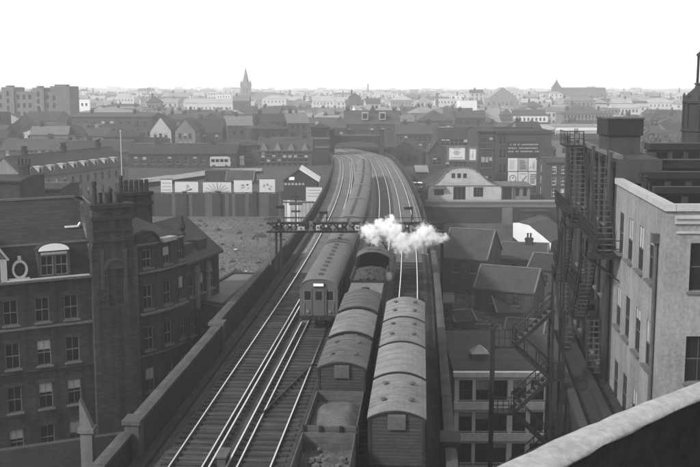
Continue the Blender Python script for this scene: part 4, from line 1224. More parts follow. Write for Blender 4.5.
flight(fe, W_(17.4, 1.5, 2.4), W_(13.4, 1.5, 7.3), n2 * 0.85, 16)
platform(fe, [W_(17.2, 0.25, 0)[:2], W_(19.4, 0.25, 0)[:2], W_(19.4, 2.0, 0)[:2], W_(17.2, 2.0, 0)[:2]], 2.4, ((2, 3),))
flight(fe, W_(15.4, 0.7, -0.9), W_(17.3, 0.7, 2.4), n2 * 0.85, 10)
m = MB()
for l, o in ((11.7, 1.9), (13.3, 1.9)): m.bar(W_(l, o, 7.2), W_(l, 0.06, 5.9), 0.09)
m.build('bracket', 'iron', fe)
fe = thing('fire_escape', 'black iron fire escape at the far end of the pale building, below the parapet', 'fire escape', RB0, 0, 'fire escapes')
flight(fe, W_(23.0, 0.85, 7.8), W_(27.2, 0.85, 13.0), n2 * 1.15, 17)
platform(fe, [W_(21.4, 0.27, 0)[:2], W_(23.2, 0.27, 0)[:2], W_(23.2, 2.1, 0)[:2], W_(21.4, 2.1, 0)[:2]], 7.8, ((2, 3), (3, 0)))
flight(fe, W_(27.2, 1.65, 3.0), W_(23.2, 1.65, 7.8), n2 * 0.8, 16)
platform(fe, [W_(26.8, 0.27, 0)[:2], W_(28.6, 0.27, 0)[:2], W_(28.6, 2.1, 0)[:2], W_(26.8, 2.1, 0)[:2]], 3.0, ((2, 3), (3, 0)))
platform(fe, [W_(27.0, 0.27, 0)[:2], W_(30.2, 0.27, 0)[:2], W_(30.2, 1.6, 0)[:2], W_(27.0, 1.6, 0)[:2]], 13.0, ((2, 3), (3, 0)))
m = MB()
for l in (21.5, 23.1, 28.4):
    m.bar(W_(l, 2.05, -22), W_(l, 2.05, 7.9 if l < 25 else 3.1), 0.12)
m.build('post', 'iron', fe)
# long iron galleries tying the two escapes together, with close railings
def gallery(root, l0, l1, z, o=1.15, n=26):
    m = MB(); m.extr([W_(l0, 0.06, z - 0.1), W_(l1, 0.06, z - 0.1), W_(l1, o, z - 0.1), W_(l0, o, z - 0.1)], (0, 0, 0), (0, 0, 0.1)); g = m.build('gallery_floor', 'iron', root)
    m = MB()
    for h in (0.35, 0.7, 1.05): m.bar(W_(l0, o, z + h), W_(l1, o, z + h), 0.05)
    m.build('gallery_rail', 'iron', g)
    for k in range(n):
        l = l0 + (l1 - l0) * k / (n - 1); m = MB(); m.bar(W_(l, o, z), W_(l, o, z + 1.05), 0.04); m.build('baluster', 'iron', g)
    for k in range(5):
        l = l0 + (l1 - l0) * (k + 0.5) / 5; m = MB(); m.bar(W_(l, o, z - 0.1), W_(l, 0.05, z - 1.0), 0.08); m.build('bracket', 'iron', g)
gallery(fe, 13.6, 21.2, 7.75); gallery(fe, 19.5, 26.6, 2.9); gallery(fe, 28.7, 36.5, 7.8); gallery(fe, 28.7, 36.5, 3.0)
flight(fe, W_(31.0, 0.75, 3.0), W_(35.0, 0.75, 7.8), n2 * 0.9, 16)
flight(fe, W_(22.0, 1.6, -1.0), W_(26.0, 1.6, 2.9), n2 * 0.9, 13)
# free standing zigzag stair in the alley
fe = thing('fire_escape', 'black zigzag iron stair tower standing in the alley before the banded building', 'fire escape', (0, 58.0, 0), 0, 'fire escapes')
yy = 0.0
lv = [(11.95, 4.1), (9.75, 2.0), (11.9, 0.0), (9.75, -2.1), (11.9, -4.2), (9.75, -6.3), (11.9, -8.4)]
for k, ((xa, za), (xb, zb)) in enumerate(zip(lv, lv[1:])):
    y = 0.0 if k % 2 == 0 else 0.0
    flight(fe, (xb, y, zb), (xa, y, za), (0, 0.9, 0), 8)
    if xb < 10.5: platform(fe, [(8.45, -0.5), (9.8, -0.5), (9.8, 0.5), (8.45, 0.5)], zb, ((0, 1), (3, 0)))
    else: platform(fe, [(11.85, -0.5), (12.7, -0.5), (12.7, 0.5), (11.85, 0.5)], zb, ((0, 1),))
for x, zt in ((8.5, 3.2), (9.75, 0.0), (11.95, 4.2), (12.6, 4.2)):
    for y in (-0.5, 0.5):
        if x == 9.75: continue
        m = MB(); m.bar((x, y, -22.4), (x, y, zt), 0.13); m.build('post', 'iron', fe)

# ------------------------------------------------------------------ buildings down in the alley right of the viaduct
def banded():
    Y = 98.0
    a = PY(455, 373, Y); b = PY(547, 373, Y); zc = a.z; zg = -23.0
    root = thing('banded_building', 'low building with pale horizontal bands and big windows below the zigzag stair', 'building', (a.x, Y, zg))
    w = b.x - a.x; h = zc - zg; D = 14.0
    m = MB(); ops = []
    colx = [0.45, 2.15, 4.0, 5.9, 7.7]
    for z0, z1 in ((h - 2.85, h - 0.75), (h - 6.15, h - 4.1), (h - 9.5, h - 7.4)):
        for i, x in enumerate(colx):
            if x + 1.35 < w: ops.append((x, x + 1.35, z0, z1))
    m.panel((0, 0), (1, 0), (0, -1), w, -1, h, ops, 0.25)
    m.box(0, w, 0.3, D, -1, h - 0.02)
    m.build('wall', 'band_paint', root)
    for o in ops: window(root, o[0], 0.15, o[2], o[1] - o[0], o[3] - o[2], 0, 3, 'iron_grey')
    for z in (h - 3.65, h - 6.95):
        m = MB(); m.box(-0.1, w + 0.1, -0.32, -0.003, z - 0.1, z + 0.7); m.build('band', 'band_paint', root)
    m = MB(); m.box(-0.2, w + 0.2, -0.35, 0.2, h - 0.35, h + 0.15); m.build('cornice', 'band_paint', root)
    m = MB(); k = 0.05
    m.extr([(0, 0.2, h + 0.02), (0, D, h + 1.0), (0, D, h - 0.2), (0, 0.2, h - 0.2)], (-0.1, 0, 0), (w + 0.1, 0, 0)); rf = m.build('roof', 'slate_mid', root)
    m = MB(); q = PY(479, 360, Y + 5) - Vector((a.x, Y, zg)); x, y, z = q.x, 5.0, h + 0.35
    m.box(x - 0.85, x + 0.85, y - 0.8, y + 0.8, z - 0.1, z + 0.5); 
    m.build('skylight_kerb', 'stone_grey', rf)
    m = MB(); e = [(x - 0.95, y - 0.9, z + 0.5), (x + 0.95, y - 0.9, z + 0.5), (x + 0.95, y + 0.9, z + 0.5), (x - 0.95, y + 0.9, z + 0.5)]
    for i in range(4): m.face([e[i], e[(i + 1) % 4], (x, y, z + 1.35)])
    m.build('skylight', 'stone_pale', rf)
banded()
def low_house(name, label, pts_front, zdrop, ridge, mats, Yf, chim=None, zg=-20, rows=1):
    pass
def oblique_house(label, c0, rz, w, d, h, rh, wall, roof, kind='x', chim=(), rows=1, cols=2, side_cols=1, verge='stone_grey', cat='house', zg=None):
    """c0: front-left eaves corner in the world"""
    zg = zg if zg is not None else c0.z - h
    r = house('brick_house', label, cat, (c0.x, c0.y, c0.z - h), rz, w, d, h, rh, kind, wall, roof, rows, cols, None, True, chim, 12.0, 0.8, 1.2, side_cols, 2.6, 'iron_grey')
    if verge and kind == 'x':
        for x in (-0.15, w + 0.0):
            m = MB(); k = rh / (d / 2)
            for (y0, z0), (y1, z1) in (((-0.3, h - 0.3 * k + 0.22), (d / 2, h + rh + 0.22)), ((d / 2, h + rh + 0.22), (d + 0.3, h - 0.3 * k + 0.22))):
                m.bar((x + 0.07, y0, z0), (x + 0.07, y1, z1), 0.22, 0.1)
            m.build('verge_stone', verge, r)
    return r
c = PY(475, 287, 124); oblique_house('brick house with plain dark slate roof sloping towards us, down by the alley', c, R(-25), 7.6, 5.2, 6, 2.3, 'brick_soot', 'slate_mid', chim=())
c = PY(442, 257, 134); oblique_house('long house with broad grey slate roof right beside the viaduct', c, R(-20), 6.2, 9.5, 6, 3.2, 'brick_soot', 'slate_mid')
c = PY(500, 258, 142); oblique_house('small house with chimney before the whitewashed gable', c, R(-14), 6.6, 5.5, 5, 1.8, 'brick_mid', 'slate_mid', chim=((3.9, 2.6, 0.9, 2),))
c = PY(447, 345, 115.5); oblique_house('low shed with long dark slate roof right behind the banded building', c, R(-4), 6.4, 6.5, 4, 1.6, 'brick_soot', 'slate_dark')
c = PY(503, 338, 116.5); oblique_house('dark slate roofed outhouse below the alley houses beside the zigzag stair', c, R(-18), 4.6, 6.0, 4, 1.7, 'brick_soot', 'slate_mid')
c = PY(478, 262, 138); oblique_house('narrow house with sooty gable wedged between two slate roofs by the alley', c, R(66), 5.2, 5.5, 5, 2.2, 'brick_mid', 'slate_dark', chim=((1.0, 2.7, 0.7, 3),))
c = PY(528, 268, 134); oblique_house('small slate roofed back building below the whitewashed gable', c, R(-28), 3.8, 5.5, 5, 1.6, 'brick_mid', 'slate_dark')
c = PY(437, 302, 117); oblique_house('tiny lean outhouse with pale roof against the viaduct', c, R(-4), 1.9, 2.6, 2.2, 0.6, 'brick_mid', 'felt', verge=None)
c = PY(497, 312, 121); oblique_house('plain slate roofed workshop behind the landing of the zigzag stair', c, R(8), 5.4, 4.6, 4, 1.4, 'brick_mid', 'slate_mid', chim=((1.0, 2.3, 0.6, 2),))
c = PY(455, 322, 116.8); oblique_house('little tarred roof hut on the waste ground by the viaduct', c, R(14), 2.6, 3.2, 2.4, 0.9, 'brick_mid', 'felt_dark', cols=1, side_cols=0)
# whitewashed gable house
def white_gable():
    Y = 150.0
    q = [(513, 223), (519, 223), (529, 225.5), (540, 234.3), (551, 243.5), (549, 256), (536, 250), (525, 247), (513, 237)]
    P3 = [PY(x, y, Y + (x - 513) * -0.12) for x, y in q]
    root = thing('brick_house', 'dark house with brightly whitewashed gable end wall', 'house', (P3[0].x, Y, -20))
    o = Vector(root.location)
    back = Vector((4.5, 7.5, 0.0))
    m = MB(); m.extr([p - o for p in P3], (0, 0, 0), (0.12, 0.25, 0)); m.build('whitewashed_gable', 'whitewash', root)
    m = MB(); low = [P3[0] - o, P3[4] - o]
    m.extr([P3[0] - o + Vector((0, .3, 0)), P3[1] - o + Vector((0, .3, 0)), P3[2] - o + Vector((0, .3, 0)), P3[3] - o + Vector((0, .3, 0)), P3[4] - o + Vector((0, .3, 0)), Vector(((P3[4] - o).x, (P3[4] - o).y + .3, -2)), Vector((0, 0.3, -2))], (0, 0, -0.1), back + Vector((0, 0, -0.1)))
    m.build('wall', 'brick_soot', root)
    m = MB()
    for i in range(1, 4):
        a, b = P3[i] - o, P3[i + 1] - o
        m.extr([a + Vector((0, 0.2, 0.03)), b + Vector((0, 0.2, 0.03)), b + Vector((0, 0.2, 0.2)), a + Vector((0, 0.2, 0.2))], (0, 0, 0), back)
    m.build('roof', 'slate_mid', root)
    return
white_gable()
c = PY(522, 207, 158); 

# ------------------------------------------------------------------ retaining wall, road and the curved gable hall right of the railway
a = PY(432, 208, 186); b = PY(537, 208, 186)
rw_ = thing('retaining_wall', 'dark retaining wall below the road in front of the curved gable hall', 'wall', (a.x, 186, -10.5))
m = MB(); m.box(0, b.x - a.x + 14, 0, 0.8, -1, 5.75); m.build('wall_face', 'stone_dark', rw_)
m = MB(); m.box(-0.2, b.x - a.x + 14.2, -0.15, 0.95, 5.752, 6.05); m.build('coping', 'stone_grey', rw_)
m = MB(); x0 = (PY(502, 210, 186) - a).x
m.box(x0, x0 + 2.0, -0.12, -0.002, 1.2, 5.7); m.build('pale_panel', 'stone_grey', rw_)
x0 = (PY(520, 210, 186) - a).x
m = MB(); m.box(x0, x0 + 4.8, -3.0, -0.16, -4, 5.2); m.box(x0 - 0.2, x0 + 5.0, -3.2, -0.14, 5.2, 5.45)
tag(m.build('brick_shed', 'brick_soot', None, Vector(rw_.location)), 'small flat topped dark shed against the retaining wall by the whitewashed gable', 'shed')
m = MB(); m.face([(a.x - 4, 187, -4.66), (b.x + 40, 187, -4.66), (b.x + 40, 194.2, -4.66), (a.x - 4, 194.2, -4.66)]); struct(m.build('road', 'asphalt'))
m = MB(); m.box(a.x - 4, b.x + 40, 194.2, 196.6, -4.9, -4.5); struct(m.build('pavement', 'pavement'))

def hall():
    Y = 197.0
    a = PY(428, 203, Y); b = PY(501, 203, Y); z0 = -4.55
    w = b.x - a.x; zt = PY(460, 167.5, Y).z - z0; ze = PY(430, 186, Y).z - z0
    root = thing('gabled_hall', 'pale low hall with curved gable front, three small windows and wide doors', 'building', (a.x, Y, z0))
    D = 18.0
    prof = [(0, ze - 0.5), (0.25, ze)]
    for i in range(7):
        t = i / 6; prof.append((0.6 + 2.9 * t, ze + 0.25 + (zt - 1.1 - ze) * t ** 1.9))
    cx = w * 0.46
    for i in range(13):
        an = math.pi * (1 - i / 12); prof.append((cx + 2.9 * math.cos(an), zt - 1.0 + 1.0 * math.sin(an)))
    for i in range(7):
        t = i / 6; prof.append((cx + 3.2 + (w - cx - 3.8) * t, ze + 0.25 + (zt - 1.1 - ze) * (1 - t) ** 1.9))
    prof += [(w - 0.2, ze), (w, ze - 0.5)]
    # front wall in vertical strips with openings
    ops = [(1.2, 3.1, 0.9, 2.6), (5.0, 7.4, 0.05, 2.6), (9.0, 10.9, 0.6, 2.5), (4.6, 5.3, 4.3, 5.25), (5.75, 6.45, 4.3, 5.25), (6.9, 7.6, 4.3, 5.25)]
    m = MB()
    def top(x):
        for (xa, za), (xb, zb) in zip(prof, prof[1:]):
            if xa <= x <= xb: return za + (zb - za) * (x - xa) / max(1e-6, xb - xa)
        return prof[-1][1]
    us = sorted(set([0, w] + [q for o in ops for q in o[:2]] + [w * i / 40 for i in range(41)]))
    for ua, ub in zip(us, us[1:]):
        c = (ua + ub) / 2; spans = [(0, None)]
        cuts = sorted([(o[2], o[3]) for o in ops if o[0] < c < o[1]])
        z = 0.0
        for lo, hi in cuts:
            m.face([(ua, 0, z), (ub, 0, z), (ub, 0, lo), (ua, 0, lo)]); z = hi
        m.face([(ua, 0, z), (ub, 0, z), (ub, 0, top(ub)), (ua, 0, top(ua))])
        m.face([(ua, 0, top(ua)), (ub, 0, top(ub)), (ub, 0.4, top(ub)), (ua, 0.4, top(ua))])
    m.face([(x, 0.4, z) for x, z in reversed(prof)] + [(0, 0.4, 0), (w, 0.4, 0)])
    m.build('front_wall', 'stone_pale', root)
    m = MB(); m.panel((w, 0.4), (0, 1), (1, 0), D, -1, ze, [(2, 4, 0.5, 2.5), (6, 8, .5, 2.5)], 0.2, 0, 1); m.build('side_wall', ['stone_grey', 'glass'], root); m = MB(); m.panel((0, D), (0, -1), (-1, 0), D - .4, -1, ze, [], .1); m.build('side_wall', ['stone_grey'], root)
    for o in ops:
        mm = MB(); mm.box(o[0], o[1], 0.15, 0.2, o[2], o[3]); nm = 'door' if o[2] < 0.1 else 'window'
        wo3 = mm.build(nm, 'glass', root)
        mm = MB(); n = 3 if o[1] - o[0] > 1 else 2
        for k in range(n + 1):
            x = o[0] + (o[1] - o[0]) * k / n; mm.box(x - 0.05, x + 0.05, 0.1, 0.15, o[2], o[3])
        mm.build('frame', 'iron_grey', wo3)
    mm = MB()
    for i, (xa, za) in enumerate(prof[:-1]):
        xb, zb = prof[i + 1]; mm.bar((xa, 0.15, za + 0.08), (xb, 0.15, zb + 0.08), 0.6, 0.16)
    mm.build('coping', 'stone_grey', root)
    mm = MB(); mm.extr([(0.1, 0, ze - 0.1), (w - 0.1, 0, ze - 0.1), (cx, 0, zt - 0.9)], (0, 0.42, 0), (0, D, 0)); mm.build('roof', 'slate_dark', root)
    # worn lettering over the door, too small to read
    for k in range(10):
        mm = MB(); x = 3.6 + k * 0.55; mm.box(x, x + 0.3, -0.03, -0.003, 3.15, 3.5); mm.build('letter', 'ink_grey', root)
    mm = MB(); mm.box(-0.2, w + 0.2, -0.12, -0.003, 2.75, 2.9); mm.build('string_course', 'stone_grey', root)
    # flat topped bay to its right with a big door
    x1 = w; w2 = (PY(513, 203, Y) - b).x
    bay = MB(); bay.panel((x1 + 0.01, 0.1), (1, 0), (0, -1), w2, -0.5, ze - 0.1, [(0.25, w2 - 0.25, 0.05, 2.9)], 0.3, 0, 1); bay.box(x1 + 0.01, x1 + w2, 0.5, 9, -0.5, ze - 0.1); bay.build('side_bay', ['stone_grey', 'glass'], root)
    mm = MB(); mm.box(x1 - 0.1, x1 + w2 + 3.8, -0.1, 9, ze - 0.098, ze + 0.15); mm.build('bay_roof', 'felt', root)
    bay = MB(); bay.panel((x1 + w2 + 0.01, 0.4), (1, 0), (0, -1), 3.4, -0.5, ze - 0.12, [(0.5, 1.3, 0.7, 2.3), (2.0, 2.8, .7, 2.3)], 0.2, 0, 1); bay.panel((x1 + w2 + 3.41, 0.4), (0, 1), (1, 0), 8, -0.5, ze - 0.12, [], .1); bay.build('rear_bay', ['brick_pale', 'glass'], root)
    # canopy over the left window
    mm = MB(); mm.extr([(0.9, 0, 2.7), (0.9, -0.9, 2.3), (0.9, -0.9, 2.2), (0.9, 0, 2.6)], (0, 0, 0), (2.6, 0, 0)); mm.build('awning', 'iron_grey', root)
    FOOT.append((a.x + w / 2, Y + 8, 12))
hall()

def sign_marks(m, kind, w, h, rnd):
    """flat printed shapes, y = 0 is the print layer"""
    def b(x0, x1, z0, z1): m.box(x0 * w, x1 * w, -0.02, -0.002, z0 * h, z1 * h)
    if kind == 'clock':
        for i in range(18):
            a = 2 * math.pi * i / 18; m.bar((w / 2 + 0.36 * w * math.cos(a), -0.01, h * 0.52 + 0.36 * w * math.sin(a)), (w / 2 + 0.36 * w * math.cos(a + .35), -0.01, h * 0.52 + 0.36 * w * math.sin(a + .35)), 0.08)
        m.bar((w / 2, -0.01, h * 0.52), (w * 0.62, -0.01, h * 0.7), 0.08); m.bar((w / 2, -0.01, h * 0.52), (w * 0.4, -0.01, h * 0.6), 0.08)
    elif kind == 'lines':
        for k in range(6): b(0.12, 0.6 + 0.28 * rnd.random(), 0.14 + k * 0.13, 0.2 + k * 0.13)
    elif kind == 'bottle':
        m.extr([(0.45 * w, 0, 0.15 * h), (0.62 * w, 0, 0.12 * h), (0.66 * w, 0, 0.5 * h), (0.58 * w, 0, 0.6 * h), (0.58 * w, 0, 0.8 * h), (0.5 * w, 0, 0.82 * h), (0.48 * w, 0, 0.6 * h), (0.4 * w, 0, 0.5 * h)], (0, -0.02, 0), (0, -0.002, 0))
        b(0.1, 0.3, 0.2, 0.26); b(0.1, 0.3, 0.32, 0.38)
    elif kind == 'head':
        m.lathe([(0.0, 0)], 3)
        m.extr([(w * (0.5 + 0.22 * math.cos(t * 0.63)), 0, h * (0.56 + 0.2 * math.sin(t * 0.63))) for t in range(10)], (0, -0.02, 0), (0, -0.002, 0)); b(0.15, 0.85, 0.1, 0.2); b(0.25, 0.75, 0.84, 0.92)
    else:
        m.bar((0.15 * w, -0.01, 0.15 * h), (0.8 * w, -0.01, 0.75 * h), 0.3, 0.02); m.bar((0.15 * w, -0.01, 0.7 * h), (0.5 * w, -0.01, 0.3 * h), 0.22, 0.02); b(0.12, 0.88, 0.82, 0.92)
def poster_house():
    Y = 212.0
    r = hp('poster_building', 'tall dark brick building with six white posters on its front', 497, 552, 131, 128, Y, 20, 'flat', wall='brick_mid', roof='felt_dark', rows=0, cols=0, base=4, side_cols=0)
    a = PY(497, 131, Y); z0 = r.location.z
    X = lambda px, py: (PY(px, py, Y) - Vector(r.location))
    rnd = random.Random(4)
    kinds = ['lines', 'lines', 'bottle', 'clock', 'slash', 'lines']
    k = 0
    for (y0, y1) in ((158.5, 170.8), (172.2, 185)):
        for x0 in (508, 518.3, 528.6):
            A = X(x0, y1); B = X(x0 + 9.4, y0)
            w, h = B.x - A.x, B.z - A.z
            fr = MB(); fr.box(-0.06, w + 0.06, -0.1, 0.0, -0.06, h + 0.06)
            p = fr.build('poster_board', 'poster' if k != 1 else 'ink_grey', r, (A.x, -0.03, A.z))
            mm = MB(); sign_marks(mm, kinds[k], w, h, rnd); mm.build('print', 'ink_grey' if k in (0, 2, 4) else 'ink', p, (0, -0.101, 0)); k += 1
    A = X(507, 156.5); B = X(539.5, 141.5)
    m = MB(); m.box(0, B.x - A.x, -0.12, -0.02, 0, B.z - A.z); bd = m.build('banner_board', 'ink', r, (A.x, 0, A.z))
    mm = MB(); w, h = B.x - A.x, B.z - A.z
    for row, z in enumerate((0.30, 0.52, 0.76)):
        x = 0.25
        while x < w - 0.3:
            l = rnd.uniform(0.16, 0.34); 
            if rnd.random() > 0.14: mm.box(x, x + l, -0.02, -0.002, z * h, z * h + 0.24)
            x += l + 0.1
    mm.build('banner_lettering', 'ink_grey', bd, (0, -0.121, 0))
    # window strips on the left half of the front, side by side
    for px in (500.5, 504.5):
        for y0, y1 in ((136, 144), (149, 158), (164, 173), (179, 187)):
            A = X(px - 1.2, y1); B = X(px + 1.2, y0)
            mm = MB(); mm.box(0, B.x - A.x, -0.05, 0.0, 0, B.z - A.z); w_ = mm.build('window', 'glass', r, (A.x, -0.003, A.z))
            mm = MB(); mm.box(-0.08, B.x - A.x + 0.08, -0.12, -0.0, -0.15, -0.003); mm.build('sill', 'stone_grey', w_)
    m = MB(); W = (PY(552, 131, Y) - a).x; hh = a.z - z0
    m.box(-0.2, W + 0.2, -0.25, -0.003, hh - 0.6, hh - 0.3); m.build('cornice', 'stone_dark', r)
    # annex left of it, with tall narrow windows
    hp('brick_warehouse', 'dark brick warehouse with tall narrow windows left of the poster building', 478, 496.5, 132, 127, 214, 18, 'x', wall='brick_mid', roof='slate_dark', rows=3, cols=3, ww=0.9, wh=2.4, side_cols=2, base=4)
poster_house()
# billboards over the hall
def billboard(label, x0, x1, y0, y1, Y, marks, frame='stone_grey'):
    A = PY(x0, y1, Y); B = PY(x1, y0, Y); w, h = B.x - A.x, B.z - A.z
    gz = ground_h(A.x, Y)
    r = thing('billboard', label, 'billboard', (A.x, Y, gz)); zz = A.z - gz
    m = MB(); m.box(0, w, 0, 0.12, zz, zz + h); pn = m.build('panel', 'poster', r)
    m = MB()
    for x_, X_, z_, Z_ in ((-0.35, w + 0.35, -0.35, 0), (-0.35, w + 0.35, h, h + 0.35), (-0.35, 0, 0, h), (w, w + 0.35, 0, h)): m.box(x_, X_, -0.12, 0.2, zz + z_, zz + Z_)
    m.build('frame', frame, r)
    m = MB(); sign_marks(m, marks, w, h, random.Random(8)); m.build('print', 'ink_grey', pn, (0, -0.001, zz))
    for x in (0.3, w - 0.3):
        m = MB(); m.box(x - 0.12, x + 0.12, 0.21, 0.4, -2, zz + h); m.build('post', 'iron_grey', r)
billboard('large framed white billboard with round drawing above the curved gable hall', 448.5, 465, 147.5, 159.5, 207, 'head')
billboard('narrow white billboard beside the large framed one above the hall', 469, 476, 148.5, 160, 207, 'bottle')
hp('brick_house', 'dark brick building with two white framed windows right of the poster building', 546, 572, 163, 158, 200, 10, 'x', cat='house', wall='brick_mid', roof='slate_dark', rows=3, cols=2, ww=0.8, wh=1.5, fmat='white_paint', side_cols=1)
hp('gabled_shop', 'narrow building with pale curved pediment between railway and the big billboard', 429, 445, 152, 142, 225, 9, 'y', cat='building', wall='brick_mid', roof='slate_dark', rows=2, cols=2, side_cols=0)
hp('brick_house', 'small dark house with bright flat roof by the parapet near the curved gable hall', 411, 426, 184, 180, 190, 8, 'flat', cat='house', wall='brick_soot', roof='white_paint', rows=2, cols=2, side_cols=1)
hp('brick_house', 'low house with pale roof tucked between the tracks and the hall', 416, 428, 172, 166, 215, 8, 'x', cat='house', wall='brick_mid', roof='slate_pale', rows=1, cols=2, side_cols=1)

# ------------------------------------------------------------------ boarded fence, hoardings, yard left of the railway
Yf = 185.0
a = PY(158, 193, Yf); b = PY(284, 193, Yf); zt = a.z; zb = -6.5
fence = thing('boarded_fence', 'long dark boarded fence with posts above the rough grass bank', 'fence', (a.x - 8, Yf, zb))
L = b.x - a.x + 8; h = zt - zb
nb = int(L / 0.62); bm_ = {}
for v in range(3):
    m = MB(); m.box(0.01, 0.61, -0.03 - 0.012 * v, 0.03, -0.6, h - 0.03 * v); bm_[v] = m.mesh('plank', ['timber' if v else 'iron_grey'])
for i in range(nb): put('plank', bm_[random.randrange(3)], fence, (i * 0.62, 0, 0))
for px in (150, 185, 219, 255, 283):
    x = PY(px, 200, Yf).x - (a.x - 8); m = MB(); m.box(x - 0.32, x + 0.32, -0.4, -0.08, -0.6, h + 0.15); m.box(x - 0.4, x + 0.4, -0.48, -0.05, h + 0.15, h + 0.35); m.build('post', 'stone_dark', fence)
m = MB(); m.box(0, L, -0.08, 0.1, h, h + 0.14); m.build('capping', 'timber_pale', fence)
def hoarding(label, x0, x1, y0, y1, Y, marks, mat='poster'):
    A = PY(x0, y1, Y); B = PY(x1, y0, Y); w, h = B.x - A.x, B.z - A.z
    gz = ground_h(A.x, Y); r = thing('hoarding', label, 'hoarding', (A.x, Y, gz)); zz = A.z - gz
    m = MB(); m.box(0, w, 0, 0.1, zz - 0.5, zz + h); p = m.build('panel', mat, r)
    m = MB()
    if marks == 'rays':
        for i in range(9):
            an = math.pi * (i + 0.5) / 9; m.bar((w / 2, -0.02, zz + 0.2), (w / 2 + 0.46 * w * math.cos(an), -0.02, zz + 0.2 + (h - 0.35) * math.sin(an)), 0.02, 0.2)
        m.box(0.1, w - 0.1, -0.03, -0.002, zz + 0.02, zz + 0.16)
    elif marks == 'blot':
        rnd = random.Random(int(x0))
        for k in range(7):
            x = w * rnd.uniform(0.2, 0.75); z = zz + h * rnd.uniform(0.15, 0.6); m.box(x, x + w * 0.12, -0.02, -0.002, z, z + h * 0.12)
    else:
        for k in range(3): m.box(w * 0.1, w * 0.9, -0.02, -0.002, zz + h * (0.2 + 0.25 * k), zz + h * (0.27 + 0.25 * k))
    m.build('print', 'ink_grey' if marks != 'rays' else 'ink_grey', p)
    m = MB(); m.box(-0.08, w + 0.08, -0.06, 0.14, zz + h, zz + h + 0.12)
    for x in (0.1, w - 0.1): m.box(x - 0.1, x + 0.1, 0.1, 0.3, -1.5, zz + h)
    m.build('timber_frame', 'timber_pale', r)
hoarding('white hoarding panel at the end of the row nearest the mansion block', 161, 172, 179.5, 193, 189, 'lines')
hoarding('wide white hoarding panel with a dark blot, above the boarded fence', 175, 198, 181.5, 193, 189, 'blot')
hoarding('hoarding panel with fan of rays like a sunburst above the boarded fence', 203, 231, 182, 193.5, 189, 'rays')
hoarding('white patchy hoarding panel right of the sunburst panel', 234, 252, 180, 193, 189, 'blot')
hoarding('tall white hoarding panel near the dark gabled shed', 259.5, 275, 179, 193, 189, 'blot')
# dark shed with bright roof slope
def dark_shed():
    Y = 176.0
    a = PY(284, 195, Y); b = PY(317, 195, Y); z0 = PY(290, 200, Y).z
    w = b.x - a.x; ze = PY(284, 181, Y).z - z0; zr = PY(300, 169.5, Y).z - z0
    r = thing('gabled_shed', 'dark gabled shed with bright roof slope and small white window, beside the railway', 'shed', (a.x, Y, z0))
    D = 9.0; cx = w * 0.47
    m = MB(); m.panel((0, 0), (1, 0), (0, -1), w, -6, ze, [], 0.1); m.face([(0, 0, ze), (w, 0, ze), (cx, 0, zr)]); m.panel((w, 0), (0, 1), (1, 0), D, -6, ze, [], .1); m.panel((0, D), (0, -1), (-1, 0), D, -6, ze, [], .1); m.build('wall', 'timber', r)
    m = MB(); m.extr([(-0.3, 0, ze - 0.15), (cx, 0, zr), (cx, 0, zr + 0.15), (-0.3, 0, ze)], (0, -0.2, 0), (0, D, 0)); m.build('roof_slope', 'slate_dark', r)
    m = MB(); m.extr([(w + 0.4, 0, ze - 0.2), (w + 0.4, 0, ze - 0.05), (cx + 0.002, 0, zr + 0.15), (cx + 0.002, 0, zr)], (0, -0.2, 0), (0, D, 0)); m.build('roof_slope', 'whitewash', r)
    A = PY(289, 180, Y) - Vector(r.location); m = MB(); m.box(A.x, A.x + 0.95, -0.06, -0.003, A.z, A.z + 0.55); m.build('window', 'white_paint', r)
    for k in range(6):
        m = MB(); m.box(A.x - 0.8 + k * 0.62, A.x - 0.4 + k * 0.62, -0.03, -0.003, A.z - 0.9, A.z - 0.55); m.build('letter', 'ink_grey', r)
dark_shed()
hoarding('square white notice board in front of the dark gabled shed', 306, 322, 187, 199, 168, 'lines')
# pale boarded yard fence behind the gantry post
Yg = 160.0
a = PY(283, 200, Yg); b = PY(331, 200, Yg); z0 = PY(283, 221, Yg).z
pf = thing('paling_fence', 'pale boarded yard fence with gaps behind the gantry post', 'fence', (a.x, Yg, z0)); hh = a.z - z0
w = b.x - a.x
for i in range(int(w / 0.62)):
    m = MB(); m.box(i * 0.62, i * 0.62 + 0.56, 0, 0.06, -0.8, hh * random.uniform(0.94, 1.0)); m.build('plank', random.choice(['stone_pale', 'stone_grey', 'whitewash', 'stone_pale']), pf)
for z in (0.5, hh - 0.4):
    m = MB(); m.box(0, w, -0.09, -0.003, z, z + 0.16); m.build('fence_rail', 'timber_pale', pf)
# old semaphore by the fence
p = PY(296, 226, 150); gz = -6
sg = thing('signal_post', 'dark crossed signal post before the pale paling fence', 'signal', (p.x, 150, p.z))
m = MB(); m.tube((0, 0, -2), (0, 0, 5.2), 0.14, 0.1, n=8); m.build('post', 'iron', sg)
for z, l in ((4.4, 0.8), (3.2, 1.0), (2.1, 0.7)):
    m = MB(); m.box(-l, l, -0.08, 0.08, z, z + 0.28); m.build('arm', 'iron', sg)
